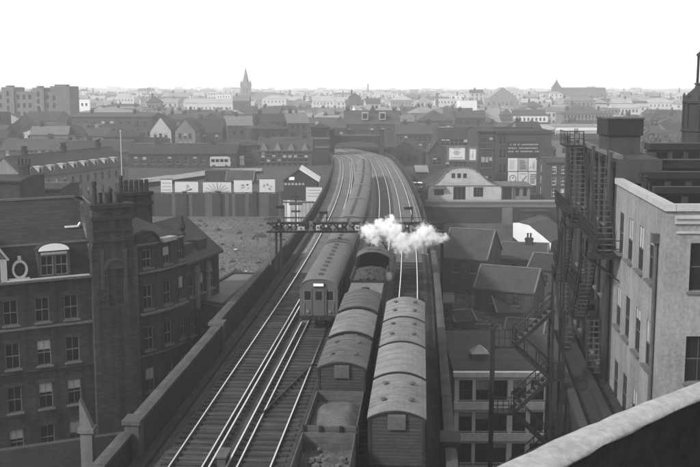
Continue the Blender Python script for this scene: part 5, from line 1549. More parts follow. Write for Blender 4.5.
# delivery bus on the street behind the hoardings
def bus():
    p = PY(210, 168, 228); L = 4.6
    r = thing('delivery_van', 'white delivery van parked on the street behind the hoardings', 'van', (p.x, 228, p.z), R(6))
    m = MB(); m.extr([(0, 0, 0.4), (4.6, 0, 0.4), (4.7, 0, 1.2), (4.35, 0, 2.2), (4.0, 0, 2.45), (0.25, 0, 2.45), (0, 0, 2.2)], (0, 0, 0), (0, 1.9, 0)); m.build('body', 'stone_pale', r)
    for x0, x1 in ((0.3, 1.1), (1.3, 2.1), (2.3, 3.1), (3.3, 4.1)):
        m = MB(); m.box(x0, x1, -0.02, -0.003, 1.35, 2.0); m.build('window', 'glass', r)
    for x in (0.9, 3.7):
        for y in (0.1, 1.8):
            m = MB(); m.tube((x, y - 0.1, 0.36), (x, y + 0.1, 0.36), 0.36, n=14); m.build('wheel', 'iron', r)
    m = MB(); m.box(4.7, 4.78, 0.1, 1.8, 0.5, 0.65); m.build('bumper', 'iron_grey', r)
bus()
# street behind, rising to the left
m = MB(); pts = [(PY(140, 183, 200), PY(140, 176, 226)), (PY(175, 179.5, 207), PY(175, 172.5, 230)), (PY(215, 174, 218), PY(215, 168.5, 236)), (PY(262, 171, 224), PY(262, 168, 238))]
for (a0, a1), (b0, b1) in zip(pts, pts[1:]): m.face([a0, b0, b1, a1])
struct(m.build('street', 'pavement'))
m = MB(); a = PY(205, 179, 210); b = PY(227, 179, 210); 
m.box(0, b.x - a.x, 0, 5, -4, PY(205, 171, 210).z - a.z)
tag(m.build('shed', 'brick_soot', None, (a.x, 210, a.z)), 'dark flat shed just below the white delivery van', 'shed')
c = PY(226, 181, 206); oblique_house('low house with grey slate roof behind the sunburst hoarding', c, 0, 5.6, 6, 4, 1.7, 'brick_mid', 'slate_mid')
# white flag pole
p = PY(121.5, 162, 185)
m = MB(); m.tube((0, 0, -4), (0, 0, 5.6), 0.11, 0.08, n=8); m.lathe([(0.18, 5.6), (0.2, 5.75), (0, 5.9)], 8)
tag(m.build('flag_pole', 'stone_pale', None, p), 'slender white pole standing by the terrace with dormers', 'pole')

# ------------------------------------------------------------------ grass on the bank
m = MB(); rnd = random.Random(21)
for i in range(4500):
    y = rnd.uniform(112, 184); x = rnd.uniform(-0.2 * y, RW(y, -15.2).x)
    z = ground_h(x, y); k = rnd.uniform(0.06, 0.14) * (3.0 if rnd.random() < 0.02 else 1)
    for q in range(2):
        an = rnd.uniform(0, 6.28); dx, dy = math.cos(an) * k * 0.5, math.sin(an) * k * 0.5
        m.face([(x - dx, y - dy, z - 0.05), (x + dx, y + dy, z - 0.05), (x + dx * 0.6 + rnd.uniform(-.2, .2), y + dy * 0.6, z + k * rnd.uniform(0.5, 1)), (x - dx * 0.7, y - dy * 0.7 + rnd.uniform(-.2, .2), z + k * 0.7)])
g = m.build('grass', 'grass'); g['kind'] = 'stuff'; g['label'] = 'rough grass and scrub on the bank left of the railway'
m = MB()
for i in range(46):
    y = 112 + 70 * rnd.random(); x = rnd.uniform(-0.19 * y, RW(y, -15.6).x); z = ground_h(x, y); R_ = 0.25 + 0.9 * rnd.random() ** 2.5
    for q in range(int(60 + 150 * R_)):
        d = Vector((rnd.gauss(0, 1), rnd.gauss(0, 1), abs(rnd.gauss(0, 0.8)))).normalized() * R_ * rnd.uniform(0.5, 1.0); c = Vector((x, y, z)) + Vector((d.x * 1.3, d.y * 1.3, d.z * 0.9))
        a = Vector((rnd.gauss(0, 1), rnd.gauss(0, 1), rnd.gauss(0, 1))).normalized() * 0.11; b = a.orthogonal().normalized() * 0.08
        m.face([c - a, c + b, c + a, c - b])
g = m.build('undergrowth', 'leaf'); g['kind'] = 'stuff'; g['label'] = 'dark straggling bushes on the grass bank'
m = MB()
for i in range(7):
    y = rnd.uniform(122, 150); x = PY(rnd.uniform(226, 262), 250, y).x; z = ground_h(x, y); r = 0.1 + 0.35 * rnd.random() ** 3
    m.lathe([(0, z - 0.1), (r, z + 0.05), (r * 0.8, z + r * 0.5), (0, z + r * 0.7)], 6, 0, (x, y), rnd.random())
g = m.build('rubble', 'stone_pale'); g['kind'] = 'stuff'; g['label'] = 'pale rubble strewn over the grass bank'
# rubble behind the right parapet, between viaduct and house
m = MB()
for i in range(1700):
    y = rnd.uniform(114, 136); x = RW(y, rnd.uniform(3.0, 12.0)).x; z = ground_h(x, y); r = 0.04 + 0.3 * rnd.random() ** 4
    m.lathe([(0, z - 0.1), (r, z + 0.05), (r * 0.8, z + r * 0.5), (0, z + r * 0.7)], 6, 0, (x, y), rnd.random())
g = m.build('rubble', 'rubble_pale'); g['kind'] = 'stuff'; g['label'] = 'rubble on the waste ground between viaduct and alley houses'

# broken yard walls on the waste ground below the low parapet
for i, (xa, ya, Ya, xb, yb, Yb, h_) in enumerate(((440, 285, 120, 455, 292, 118, 1.3), (455, 292, 118, 470, 283, 124, 1.6), (444, 318, 115, 466, 322, 114.6, 1.1))):
    a = PY(xa, ya, Ya); b = PY(xb, yb, Yb); a.z = ground_h(a.x, a.y); b.z = ground_h(b.x, b.y); L_ = (b - a).length
    m = MB(); k = 7; tops = [h_ * random.uniform(0.55, 1.1) for _ in range(k + 1)]
    m.extr([(0, 0, -1.5), (L_, 0, -1.5)] + [(L_ * (k - j) / k, 0, tops[j]) for j in range(k + 1)], (0, -0.15, 0), (0, 0.15, 0))
    tag(m.build('yard_wall', 'brick_mid', None, a, math.atan2(b.y - a.y, b.x - a.x)), ['broken brick yard wall touching the viaduct on the waste ground', 'broken brick yard wall leading to the dark roofed house', 'low broken wall along the edge above the banded building'][i], 'wall')
# ------------------------------------------------------------------ signal gantry
def gantry():
    Y = 88.0
    xl, xr = -7.1, 8.2
    g = thing('signal_gantry', 'dark lattice signal gantry across all the tracks, steam drifting over it', 'signal gantry', (0, Y, 0))
    zb, zt = 4.55, 5.3
    for y in (-0.35, 0.35):
        for z in (zb, zt):
            m = MB(); m.bar((xl - 0.3, y, z), (xr + 0.3, y, z), 0.12, 0.14); m.build('chord', 'iron', g)
        n = 22
        for i in range(n):
            x0 = xl + (xr - xl) * i / n; x1 = xl + (xr - xl) * (i + 1) / n
            m = MB(); m.bar((x0, y, zb), (x1, y, zt), 0.07); m.bar((x0, y, zt), (x1, y, zb), 0.07); m.build('lattice_brace', 'iron', g)
    m = MB(); m.box(xl - 0.2, xr + 0.2, -0.5, 0.5, zb + 0.08, zb + 0.13); m.build('walkway', 'iron_grey', g)
    m = MB()
    for y in (-0.5,):
        m.bar((xl, y, zt + 0.55), (xr, y, zt + 0.55), 0.045)
        for i in range(12): x = xl + (xr - xl) * i / 11; m.bar((x, y, zt), (x, y, zt + 0.55), 0.04)
    m.build('handrail', 'iron', g)
    m = MB(); m.bar((xl + 0.02, -0.3, 1.6), (xl + 0.02, -0.3, 5.45), 0.16); m.build('post', 'stone_grey', g, )
    for x in (xl + 0.55, xl + 0.95):
        m = MB(); m.bar((x, 0, 1.0), (x, 0, zt), 0.2, 0.26); m.build('post', 'iron', g)
    for x in (xr, ):
        m = MB(); m.bar((x, -0.3, -2), (x, -0.3, zt), 0.22); m.bar((x, 0.3, -2), (x, 0.3, zt), 0.22); m.build('post', 'iron', g)
    # signal heads seen from behind, with pale backs
    rnd = random.Random(2)
    for px, wd, hh, mt in ((279, 0.3, 1.0, 'iron'), (301, 0.62, 0.3, 'stone_pale'), (311, 0.3, 0.8, 'stone_grey'), (318, 0.34, 0.45, 'stone_pale'), (326, 0.5, 0.7, 'iron'), (340, 0.6, 0.7, 'iron'), (350, 0.28, 0.8, 'stone_grey'), (357, 0.36, 0.45, 'stone_pale'), (362, 0.2, 0.7, 'iron_grey'), (407, 0.4, 0.7, 'iron'), (421, 0.3, 0.6, 'iron_grey'), (430, 0.5, 0.7, 'iron')):
        x = PY(px, 227, Y - 0.6).x
        m = MB(); m.box(x - wd / 2, x + wd / 2, -0.72, -0.5, 4.75, 4.75 + hh); s_ = m.build('signal_head', mt, g)
        m = MB(); m.tube((x, -0.78, 4.75 + hh * 0.55), (x, -0.72, 4.75 + hh * 0.55), min(wd, hh) * 0.24, n=12); m.build('lamp_back', 'stone_pale' if mt == 'iron' else 'iron', s_)
    for px, h_ in ((284, 1.6), (327, 1.1), (412, 1.5)):
        x = PY(px, 222, Y).x
        m = MB(); m.bar((x, 0, zt), (x, 0, zt + h_), 0.1); m.box(x - 0.7, x, -0.05, 0.05, zt + h_ - 0.3, zt + h_ - 0.05); m.build('semaphore', 'iron', g)
gantry()
# lineside poles along the right parapet
for i, (s, h_) in enumerate(((104, 3.2), (128, 3.6), (150, 3.4))):
    m = MB(); m.bar((0, 0, 0), (0, 0, h_), 0.14); m.bar((-0.5, 0, h_ - 0.3), (0.5, 0, h_ - 0.3), 0.1)
    tag(m.build('lineside_pole', 'iron', None, RW(s, 1.0, 0.0), -AZ), ['dark pole on the low parapet just beyond the gantry', 'dark pole on the low parapet midway to the hall', 'dark pole on the low parapet level with the hall'][i], 'pole')

# ------------------------------------------------------------------ steam
def steam():
    Y = 86.2
    puffs = []
    for px, py, r, dy in ((372, 233, 0.80, 0), (366, 231, 0.55, 0.2), (376, 240, 0.5, -0.3), (385, 229, 0.75, 0.3), (389, 222, 0.5, 0.5), (393, 233, 0.85, 0.1), (399, 240, 0.85, -0.2), (404, 245, 0.75, -0.4),
                          (410, 243, 0.72, -0.2), (397, 228, 0.5, 0.4), (418, 239, 0.72, 0), (424, 233, 0.75, 0.1), (428, 238, 0.65, -0.1), (434, 238, 0.55, 0), (439, 239, 0.45, 0.1), (445, 238, 0.35, 0.1), (416, 246, 0.4, -0.3), (408, 250, 0.4, -0.4), (380, 224, 0.5, 0.6), (392, 219, 0.4, 0.6), (430, 231, 0.5, 0.2)):
        p = PY(px, py, Y + dy); puffs.append((p, r * 1.0))
    p = PY(387.5, 276, 77.0); 
    lo = [min(c[i] - r for c, r in puffs) - 0.7 for i in range(3)]; hi = [max(c[i] + r for c, r in puffs) + 0.7 for i in range(3)]
    def mat(name, puffs, amp, dens, nscale):
        m = bpy.data.materials.new(name); m.use_nodes = True; nt = m.node_tree; N, L = nt.nodes, nt.links; N.clear()
        out = N.new('ShaderNodeOutputMaterial'); vol = N.new('ShaderNodeVolumePrincipled'); L.new(vol.outputs[0], out.inputs['Volume'])
        vol.inputs['Color'].default_value = (1, 1, 1, 1); vol.inputs['Anisotropy'].default_value = 0.0
        geo = N.new('ShaderNodeNewGeometry'); prev = None
        for c, r in puffs:
            d = N.new('ShaderNodeVectorMath'); d.operation = 'DISTANCE'; d.inputs[1].default_value = c; L.new(geo.outputs['Position'], d.inputs[0])
            q = N.new('ShaderNodeMath'); q.operation = 'MULTIPLY_ADD'; q.inputs[1].default_value = -1.0 / r; q.inputs[2].default_value = 1.0; L.new(d.outputs['Value'], q.inputs[0])
            if prev is None: prev = q.outputs[0]
            else:
                x = N.new('ShaderNodeMath'); x.operation = 'MAXIMUM'; L.new(prev, x.inputs[0]); L.new(q.outputs[0], x.inputs[1]); prev = x.outputs[0]
        n = N.new('ShaderNodeTexNoise'); n.inputs['Scale'].default_value = nscale; n.inputs['Detail'].default_value = 5; n.inputs['Roughness'].default_value = 0.62; L.new(geo.outputs['Position'], n.inputs['Vector'])
        a = N.new('ShaderNodeMath'); a.operation = 'MULTIPLY_ADD'; a.inputs[1].default_value = amp; a.inputs[2].default_value = -amp * 0.5; L.new(n.outputs['Fac'], a.inputs[0])
        s = N.new('ShaderNodeMath'); s.operation = 'ADD'; L.new(prev, s.inputs[0]); L.new(a.outputs[0], s.inputs[1])
        mr = N.new('ShaderNodeMapRange'); mr.interpolation_type = 'SMOOTHSTEP'; mr.inputs['From Min'].default_value = -0.15; mr.inputs['From Max'].default_value = 0.75; mr.inputs['To Min'].default_value = 0; mr.inputs['To Max'].default_value = dens; L.new(s.outputs[0], mr.inputs['Value'])
        L.new(mr.outputs[0], vol.inputs['Density'])
        return m
    MAT['steam'] = mat('steam', puffs, 3.4, 6.0, 2.9)
    m = MB(); m.box(lo[0], hi[0], lo[1], hi[1], lo[2], hi[2]); o = m.build('steam', 'steam'); o['kind'] = 'stuff'; o['label'] = 'bright white steam drifting from the engine across the gantry'
    MAT['steam_wisp'] = mat('steam_wisp', [(p, 0.42)], 1.0, 4.0, 3.0)
    m = MB(); m.box(p.x - 0.7, p.x + 0.7, p.y - 0.7, p.y + 0.7, p.z - 0.7, p.z + 0.7); o = m.build('steam', 'steam_wisp'); o['kind'] = 'stuff'; o['label'] = 'small wisp of steam beside the tender'
steam()

# ------------------------------------------------------------------ footbridge and signal box at the end of the line
def footbridge():
    Y = 272.0
    A = PY(334, 141, Y); B = PY(379, 141, Y)
    r = thing('footbridge', 'dark footbridge with arched underside spanning the tracks at the end of the line', 'bridge', (A.x, Y, 0)); w = B.x - A.x
    z = A.z
    m = MB(); n = 16
    top = PY(340, 132.5, Y).z
    pts = [(w * i / n, 0, z - 1.5 + 1.3 * math.sin(math.pi * i / n) ** 0.3) for i in range(n + 1)]
    m.extr(pts + [(w, 0, top - 1.0), (0, 0, top - 1.0)], (0, 0, 0), (0, 3.0, 0)); m.build('girder', 'iron', r)
    m = MB(); m.box(-0.5, w + 0.5, -0.1, 3.1, top - 0.998, top - 0.7); m.build('deck_edge', 'iron_grey', r)
    for y in (0, 2.9):
        m = MB()
        for i in range(24): x = w * i / 23; m.bar((x, y, top - 0.7), (x, y, top + 0.5), 0.08)
        m.bar((0, y, top + 0.5), (w, y, top + 0.5), 0.12); m.build('railing', 'iron', r)
    for x in (-1.2, w + 0.1):
        m = MB(); m.box(x, x + 1.3, -0.4, 3.4, -6, top + 0.5); m.box(x - 0.15, x + 1.45, -0.55, 3.55, top + 0.5, top + 0.8); m.build('pier', 'stone_dark', r)
    FOOT.append((A.x + w / 2, Y, 14))
    # dark station roof across the lines behind the bridge
    Yc = 292.0; a = PY(332, 147, Yc); b = PY(398, 147, Yc); gz = -1.2
    st = thing('station_canopy', 'low dark station roof across the lines behind the footbridge', 'station roof', (a.x, Yc, gz)); w = b.x - a.x; zc = a.z - gz
    for k in range(3):
        y0 = k * 7.0; m = MB(); m.extr([(0, y0, zc), (0, y0 + 3.5, zc + 1.3), (0, y0 + 7.0, zc), (0, y0 + 7.0, zc - 0.5), (0, y0, zc - 0.5)], (0, 0, 0), (w, 0, 0)); m.build('roof_bay', 'slate_dark', st)
    for k in range(6):
        m = MB(); m.bar((w * (k + 0.5) / 6, 0.3, -1), (w * (k + 0.5) / 6, 0.3, zc), 0.25); m.build('column', 'iron', st)
    m = MB(); m.box(0, w, 20.5, 21.2, -2, zc - 0.5); m.build('back_wall', 'brick_soot', st)
    FOOT.append((a.x + w / 2, Yc + 10, 13))
    Y = 262.0
    a = PY(311, 128, Y); b = PY(329, 128, Y); z0 = -1.5
    sb = thing('signal_box', 'dark signal box with pale window bands beside the footbridge', 'signal box', (a.x, Y, z0)); w = b.x - a.x; h = a.z - z0
    m = MB(); ops = [(0.3 + k * 0.75, 0.9 + k * 0.75, h - 2.2, h - 0.7) for k in range(int((w - 0.4) / 0.75))]
    m.panel((0, 0), (1, 0), (0, -1), w, -4, h, ops, 0.15, 0, 1); m.panel((w, 0), (0, 1), (1, 0), 10, -4, h, [(0.6 + 1.3 * k, 1.5 + 1.3 * k, h - 2.2, h - 0.7) for k in range(7)], 0.15, 0, 1); m.panel((0, 10), (0, -1), (-1, 0), 10, -4, h, [], .1); m.build('wall', ['timber', 'glass'], sb)
    roof_mesh(w, 10, h, 1.2, 'hip').build('roof', 'slate_dark', sb)
    for z in (h - 2.9, h - 5.2):
        m = MB(); m.box(-0.15, w + 0.15, -0.2, -0.003, z, z + 0.45); m.box(w + 0.003, w + 0.2, -0.2, 10, z, z + 0.45); m.build('pale_band', 'stone_grey', sb)
    FOOT.append((a.x + w / 2, Y + 5, 8))
footbridge()

# ------------------------------------------------------------------ named buildings of the middle distance
def dormers(root, n, x0, dx, y, z, mat='stone_pale', w=1.1, h=1.5, d=1.6):
    for i in range(n):
        x = x0 + i * dx
        m = MB(); m.panel((x - w / 2, y), (1, 0), (0, -1), w, z, z + h, [(0.2, w - 0.2, z + 0.25, z + h - 0.25)], 0.1, 0, 1)
        m.box(x - w / 2, x - w / 2 + 0.05, y + 0.002, y + d, z, z + h); m.box(x + w / 2 - 0.05, x + w / 2, y + 0.002, y + d, z, z + h)
        m.box(x - w / 2 - 0.12, x + w / 2 + 0.12, y - 0.12, y + d, z + h, z + h + 0.14)
        m.build('dormer', [mat, 'glass'], root)
# terrace with dormers, running away beside the mansion roof
def terrace():
    A = PY(24, 178, 170); B = PY(128, 163.5, 203)
    A.z = B.z = 2.1
    L = (B - A).length; ang = math.atan2(B.y - A.y, B.x - A.x)
    r = house('terrace_house', 'long pale terrace with a row of white dormers behind the mansion block roof', 'house', (A.x, A.y, -6), ang, L, 8, 8.1, 3.4, 'x', 'brick_pale', 'slate_mid', 3, 13, None, True, ((6, 4, 1.0, 4), (18, 4, 1.0, 4), (30, 4, 1.0, 4)), 6, 0.9, 1.4, 1)
    dormers(r, 9, 2.0, 3.6, 0.5, 8.1, 'stone_pale', 1.2, 1.5, 1.6)
    FOOT.append(((A.x + B.x) / 2, (A.y + B.y) / 2, 20))
terrace()
# office block on the skyline at the picture's left
r = hp('office_block', 'tall grey office block on the skyline with stair tower at its right end', -22, 52, 92, 91, 405, 16, 'flat', wall='brick_pale', roof='felt', rows=5, cols=12, ww=1.2, wh=1.9, side_cols=3, base=8, detail=False)
X = lambda px, py: PY(px, py, 405) - Vector(r.location)
for (x0, x1, yt, out, mt) in ((51, 70, 86.5, 1.2, 'stone_grey'), (33, 44, 88, 0.9, 'brick_pale'), (2, 14, 87.5, 0.8, 'brick_pale')):
    A, B = X(x0, yt), X(x1, yt); m = MB(); w = B.x - A.x
    ops = ops_grid(w, 1, A.z - 1.0, 1, 6, 1.1, 2.0, w * 0.1 if x0 != 51 else 0.2) if x0 != 51 else [(0.8, 1.9, z, z + 2.0) for z in (1.0, 4.4, 7.8, 11.2, 14.2) if z + 2 < A.z]
    m.panel((A.x, -out), (1, 0), (0, -1), w, -8, A.z, ops, 0.25, 0, 1); m.panel((B.x, -out), (0, 1), (1, 0), 14, -8, A.z, [], .1); m.panel((A.x, 10), (0, -1), (-1, 0), 10 + out, -8, A.z, [], .1)
    m.box(A.x, B.x, -out, 12, A.z, A.z + 0.1); m.build('stair_tower', [mt, 'glass'], r)
    A2, B2 = X(x0 + 2, yt - 2), X(x1 - 6, yt - 2)
    m = MB(); m.box(A2.x, B2.x, 2, 8, A2.z - 1.2, A2.z); m.build('lift_house', mt, r)
r = hp('brick_warehouse', 'long dark warehouse with small gables below the office block', 71, 152, 117, 113, 345, 22, 'x', wall='brick_mid', roof='slate_mid', rows=2, cols=9, ww=1.3, wh=2.2, side_cols=2, chim=((5, 9, 1, 3), (20, 9, 1, 3)))
hp('market_hall', 'pale hipped roof hall behind the long dark warehouse', 75, 131, 113, 107, 430, 24, 'hip', wall='brick_mid', roof='slate_pale', rows=1, cols=8, detail=False)
hp('gabled_house', 'pale gable fronted house right of the long dark warehouse', 150, 171, 131, 117, 318, 16, 'y', wall='stone_pale', roof='slate_dark', rows=2, cols=3, side_cols=2, chim=((3, 8, 0.6, 3),))
hp('gabled_house', 'darker gable fronted house right of the pale gable fronted one', 175, 195, 131, 119, 318, 16, 'y', wall='brick_pale', roof='slate_dark', rows=2, cols=3, side_cols=2)
hp('slate_roofed_house', 'broad dark slate roofed house behind the two gable fronted houses', 186, 222, 133, 119, 330, 14, 'x', wall='brick_mid', roof='slate_dark', rows=2, cols=5, chim=((4, 7, 0.8, 3),))
hp('brick_warehouse', 'long low dark warehouse behind the white delivery van', 128, 236, 154, 144, 238, 13, 'x', wall='brick_soot', roof='slate_dark', rows=1, cols=12, ww=0.9, wh=1.7, rows_h=3.0, chim=((6, 6, .8, 3), (19, 6, .8, 3)))
hp('brick_house', 'dark brick house with white corner sign left of the gabled terrace', 233, 257, 146, 140, 246, 12, 'hip', cat='house', wall='brick_mid', roof='slate_dark', rows=3, cols=3)
r = hp('gabled_terrace', 'dark Victorian terrace with small roof gables left of the signal box', 257, 312, 151, 138, 246, 12, 'x', wall='brick_mid', roof='slate_mid', rows=3, cols=9, ww=0.9, wh=1.7, side_cols=2, chim=((2, 6, 0.6, 3), (11.5, 6, 0.6, 3)))
hloc = PY(257, 151, 246).z - r.location.z
for i in range(4):
    x = 1.7 + i * 3.35; m = MB()
    m.extr([(x - 1.0, 0, hloc), (x + 1.0, 0, hloc), (x, 0, hloc + 2.0)], (0, -0.05, 0), (0, 2.5, 0)); m.build('roof_gable', 'brick_pale', r)
m = MB(); m.box(0.15, 2.6, -0.1, -0.003, 0, 3.0)
# sign board is fixed to the house wall
hh = [o for o in COL.objects if o.get('label', '').startswith('dark brick house with white corner sign')][0]
m.build('sign_board', 'whitewash', hh, (0.1, 0, PY(233, 168, 246).z - hh.location.z))
# station building behind the footbridge with two white dormers
r = hp('station_building', 'broad slate roofed building with two white dormers behind the footbridge', 344, 400, 124, 111, 335, 16, 'x', wall='brick_mid', roof='slate_mid', rows=2, cols=9, ww=1.0, wh=1.9, chim=((1.2, 8, 0.8, 4), (17, 8, 0.8, 4)))
A = PY(365, 121, 335) - Vector(r.location); B = PY(382.5, 121, 335) - Vector(r.location)
for q in (A, B): dormers(r, 1, q.x, 1, 0.8, q.z + 0.4, 'stone_pale', 2.0, 2.3, 3)
m = MB(); A = PY(373, 107, 340) - Vector(r.location); m.extr([(A.x - 1.6, 0, A.z - 2.5), (A.x + 1.6, 0, A.z - 2.5), (A.x, 0, A.z + 0.8)], (0, 6, 0), (0, 9, 0)); m.build('roof_gable', 'brick_mid', r)
hp('brick_warehouse', 'low dark brick range behind the left end of the footbridge', 318, 346, 128, 122, 330, 14, 'x', wall='brick_mid', roof='slate_mid', rows=2, cols=5)
hp('brick_warehouse', 'dark brick range right of the railway behind the narrow pediment building', 396, 440, 134, 124, 300, 15, 'x', wall='brick_mid', roof='slate_mid', rows=3, cols=8, chim=((3, 7, 0.8, 3), (10, 7, 0.8, 3)))
hp('brick_warehouse', 'large hip roofed dark warehouse left of the tall white building', 418, 453, 121, 110, 360, 18, 'hip', wall='brick_mid', roof='slate_mid', rows=2, cols=7)
hp('brick_warehouse', 'dark flat range above the billboards, left of the poster building', 438, 480, 130, 126, 250, 14, 'flat', wall='brick_mid', roof='felt_dark', rows=2, cols=8)
r = hp('white_building', 'tall white windowless building on the skyline', 460, 477, 101, 99, 500, 14, 'flat', wall='whitewash', roof='felt', rows=0, cols=0, detail=False)
hp('pyramid_roofed_tower', 'small dark pyramid roofed tower beside the white windowed hall', 502, 513, 115, 108.5, 520, 8, 'hip', cat='tower', wall='brick_mid', roof='slate_mid', rows=1, cols=2, detail=False)
hp('white_hall', 'long white hall with a row of windows and dark roof', 513, 548, 115.5, 110, 530, 14, 'x', wall='whitewash', roof='slate_dark', rows=1, cols=8, ww=1.1, wh=1.7, detail=False, rows_h=4)
hp('office_block', 'broad grey block with many windows below the domed hall', 562, 614, 114, 109, 500, 16, 'hip', wall='brick_pale', roof='slate_mid', rows=3, cols=14, ww=1.0, wh=1.7, detail=False, chim=((4, 8, 1, 3), (20, 8, 1, 3)))
r = hp('depot_building', 'pale flat roofed depot with white bands right of the posters', 553, 612, 127, 126, 310, 22, 'flat', wall='stone_pale', roof='felt', rows=0, cols=0, detail=False)
for y0, y1, mt in ((130.5, 128, 'whitewash'), (136, 133.5, 'stone_grey'), (147, 139, 'whitewash')):
    A = PY(556, y0, 310) - Vector(r.location); B = PY(600, y1, 310) - Vector(r.location)
    m = MB(); m.box(A.x, B.x, -0.15, -0.003, A.z, B.z); m.build('band', mt, r)
hp('brick_house', 'dark house with chimney stack at the picture edge behind the mansion block', -14, 20, 182, 176, 112, 9, 'x', cat='house', wall='brick_soot', roof='slate_dark', rows=1, cols=2, chim=((2.9, 4.5, 1.3, 4),))
hp('slate_roofed_house', 'low dark slate roof seen over the ridge of the mansion block', 20, 60, 190, 184, 125, 9, 'x', cat='house', wall='brick_soot', roof='slate_dark', rows=1, cols=2)
hp('slate_roofed_house', 'grey slate roofed house with dormers between office block and terrace', 0, 62, 150, 139, 270, 12, 'x', cat='house', wall='brick_mid', roof='slate_mid', rows=2, cols=7, chim=((4, 6, 0.8, 4), (12, 6, 0.8, 4)))
hp('slate_roofed_house', 'dark slate roofed range right of the terrace with dormers', 60, 128, 152, 141, 255, 12, 'x', cat='house', wall='brick_mid', roof='slate_dark', rows=2, cols=7, chim=((6, 6, 0.8, 4),))

# ------------------------------------------------------------------ landmarks on the skyline
def spire():
    Y = 950.0; p = PY(246, 97, Y); gz = ground_h(p.x, Y)
    r = thing('church', 'hazy stone church with tall pointed spire on the skyline', 'church', (p.x, Y, gz))
    zt = PY(246, 86, Y).z - gz; ztop = PY(246, 67, Y).z - gz; zb = 0
    m = MB(); hw = 4.6
    ops = [(2.6, 3.8, zt - 7, zt - 2), (5.4, 6.6, zt - 7, zt - 2)]
    for P_, u_, n_ in (((-hw, -hw), (1, 0), (0, -1)), ((hw, -hw), (0, 1), (1, 0)), ((hw, hw), (-1, 0), (0, 1)), ((-hw, hw), (0, -1), (-1, 0))): m.panel(P_, u_, n_, 2 * hw, -3, zt, ops, 0.5, 0, 1)
    m.build('tower', ['stone_grey', 'glass'], r)
    m = MB(); m.lathe([(4.6, zt - 0.1), (3.4, zt + 2.5), (0.1, ztop)], 8, rot=math.pi / 8); m.build('spire', 'stone_grey', r)
    for sx in (-1, 1):
        for sy in (-1, 1):
            m = MB(); m.lathe([(0.9, zt), (0.8, zt + 2.2), (0, zt + 5.5)], 6, 0, (sx * 4.1, sy * 4.1)); m.build('pinnacle', 'stone_grey', r)
    m = MB(); m.box(hw + 0.01, hw + 24, -6, 6, -3, 8); m.extr([(hw + 0.01, -6.4, 8), (hw + 0.01, 6.4, 8), (hw + 0.01, 0, 15)], (0, 0, 0), (24, 0, 0)); m.build('nave', 'stone_grey', r)
    FOOT.append((p.x + 12, Y, 24))
spire()
def domed_hall():
    Y = 1000.0; A = PY(562, 98, Y); B = PY(607, 98, Y); gz = ground_h(A.x, Y)
    r = thing('exhibition_hall', 'large dark hall with long ridged roof and domed turret on the skyline', 'hall', (A.x, Y, gz)); w = B.x - A.x
    h = PY(570, 96, Y).z - gz; zr = PY(580, 87.5, Y + 14).z - gz
    m = MB(); m.panel((0, 0), (1, 0), (0, -1), w, -4, h, ops_grid(w, 1, h, 9, 2, 2.0, 4, 2), 0.4, 0, 1); m.panel((w, 0), (0, 1), (1, 0), 28, -4, h, [], .1); m.panel((0, 28), (0, -1), (-1, 0), 28, -4, h, [], .1); m.build('wall', ['brick_mid', 'glass'], r)
    m = MB(); m.extr([(0, -0.5, h), (0, 28.5, h), (0, 20, zr), (0, 8, zr)], (0, 0, 0), (w, 0, 0)); m.build('roof', 'slate_dark', r)
    t0 = PY(553, 88, Y).z - gz; tt = PY(558, 79, Y).z - gz; x = -5
    m = MB(); m.box(x - 4.2, x + 4.2, 0, 8.4, -4, t0); m.build('turret', 'brick_mid', r)
    m = MB(); m.lathe([(5.9, t0), (5.9, t0 + 0.6), (4.0, t0 + 2.6), (2.2, t0 + 5.0), (0.8, t0 + 7.0), (0.1, max(tt, t0 + 9))], 4, 0, (x, 4.2), math.pi / 4); m.build('dome', 'slate_dark', r)
    FOOT.append((A.x + w / 2, Y + 12, 32))
domed_hall()
hp('church_gable', 'hazy gabled church front with small cross below the skyline', 489, 517, 98, 87.5, 880, 26, 'y', cat='church', wall='stone_grey', roof='slate_pale', rows=1, cols=3, ww=2, wh=4, detail=False)
# larger hazy blocks that break the skyline
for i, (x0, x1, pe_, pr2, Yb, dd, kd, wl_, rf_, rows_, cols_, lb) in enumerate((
    (183, 233, 103, 99, 760, 20, 'x', 'far_wall_hazed', 'far_roof_hazed', 1, 12, 'long pale shed with ridged roof left of the church spire'),
    (207, 219, 92, 91, 980, 14, 'flat', 'far_wall_hazed', 'felt', 4, 4, 'hazy white tower block left of the church spire'),
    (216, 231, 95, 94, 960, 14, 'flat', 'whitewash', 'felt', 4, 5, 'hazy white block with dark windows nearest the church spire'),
    (117, 134, 97, 95, 900, 14, 'flat', 'far_wall_hazed', 'felt', 2, 5, 'hazy pale block right of the office block'),
    (262, 286, 99, 95, 900, 16, 'hip', 'far_wall_hazed', 'far_roof_hazed', 2, 6, 'hazy pale building with hipped roof right of the church'),
    (312, 334, 101, 96, 860, 14, 'x', 'far_wall_hazed', 'far_roof_hazed', 2, 6, 'hazy ridged building above the signal box'),
    (391, 412, 100, 95, 840, 14, 'hip', 'brick_pale', 'far_roof_hazed', 2, 6, 'hazy hipped building right above the bend of the railway'),
    (436, 458, 99, 97, 820, 14, 'flat', 'far_wall_hazed', 'felt', 2, 6, 'hazy pale flat block left of the tall white building'),
    (613, 640, 108, 104, 620, 14, 'x', 'far_wall_hazed', 'far_roof_hazed', 2, 7, 'pale ridged building right of the broad windowed block'),
    (644, 678, 103, 98, 780, 18, 'hip', 'far_wall_hazed', 'far_roof_hazed', 2, 8, 'hazy broad building left of the black turret'))):
    hp('skyline_block', lb, x0, x1, pe_, pr2, Yb, dd, kd, wall=wl_, roof=rf_, rows=rows_, cols=cols_, detail=False, side_cols=2, ww=1.1, wh=1.8, base=6)
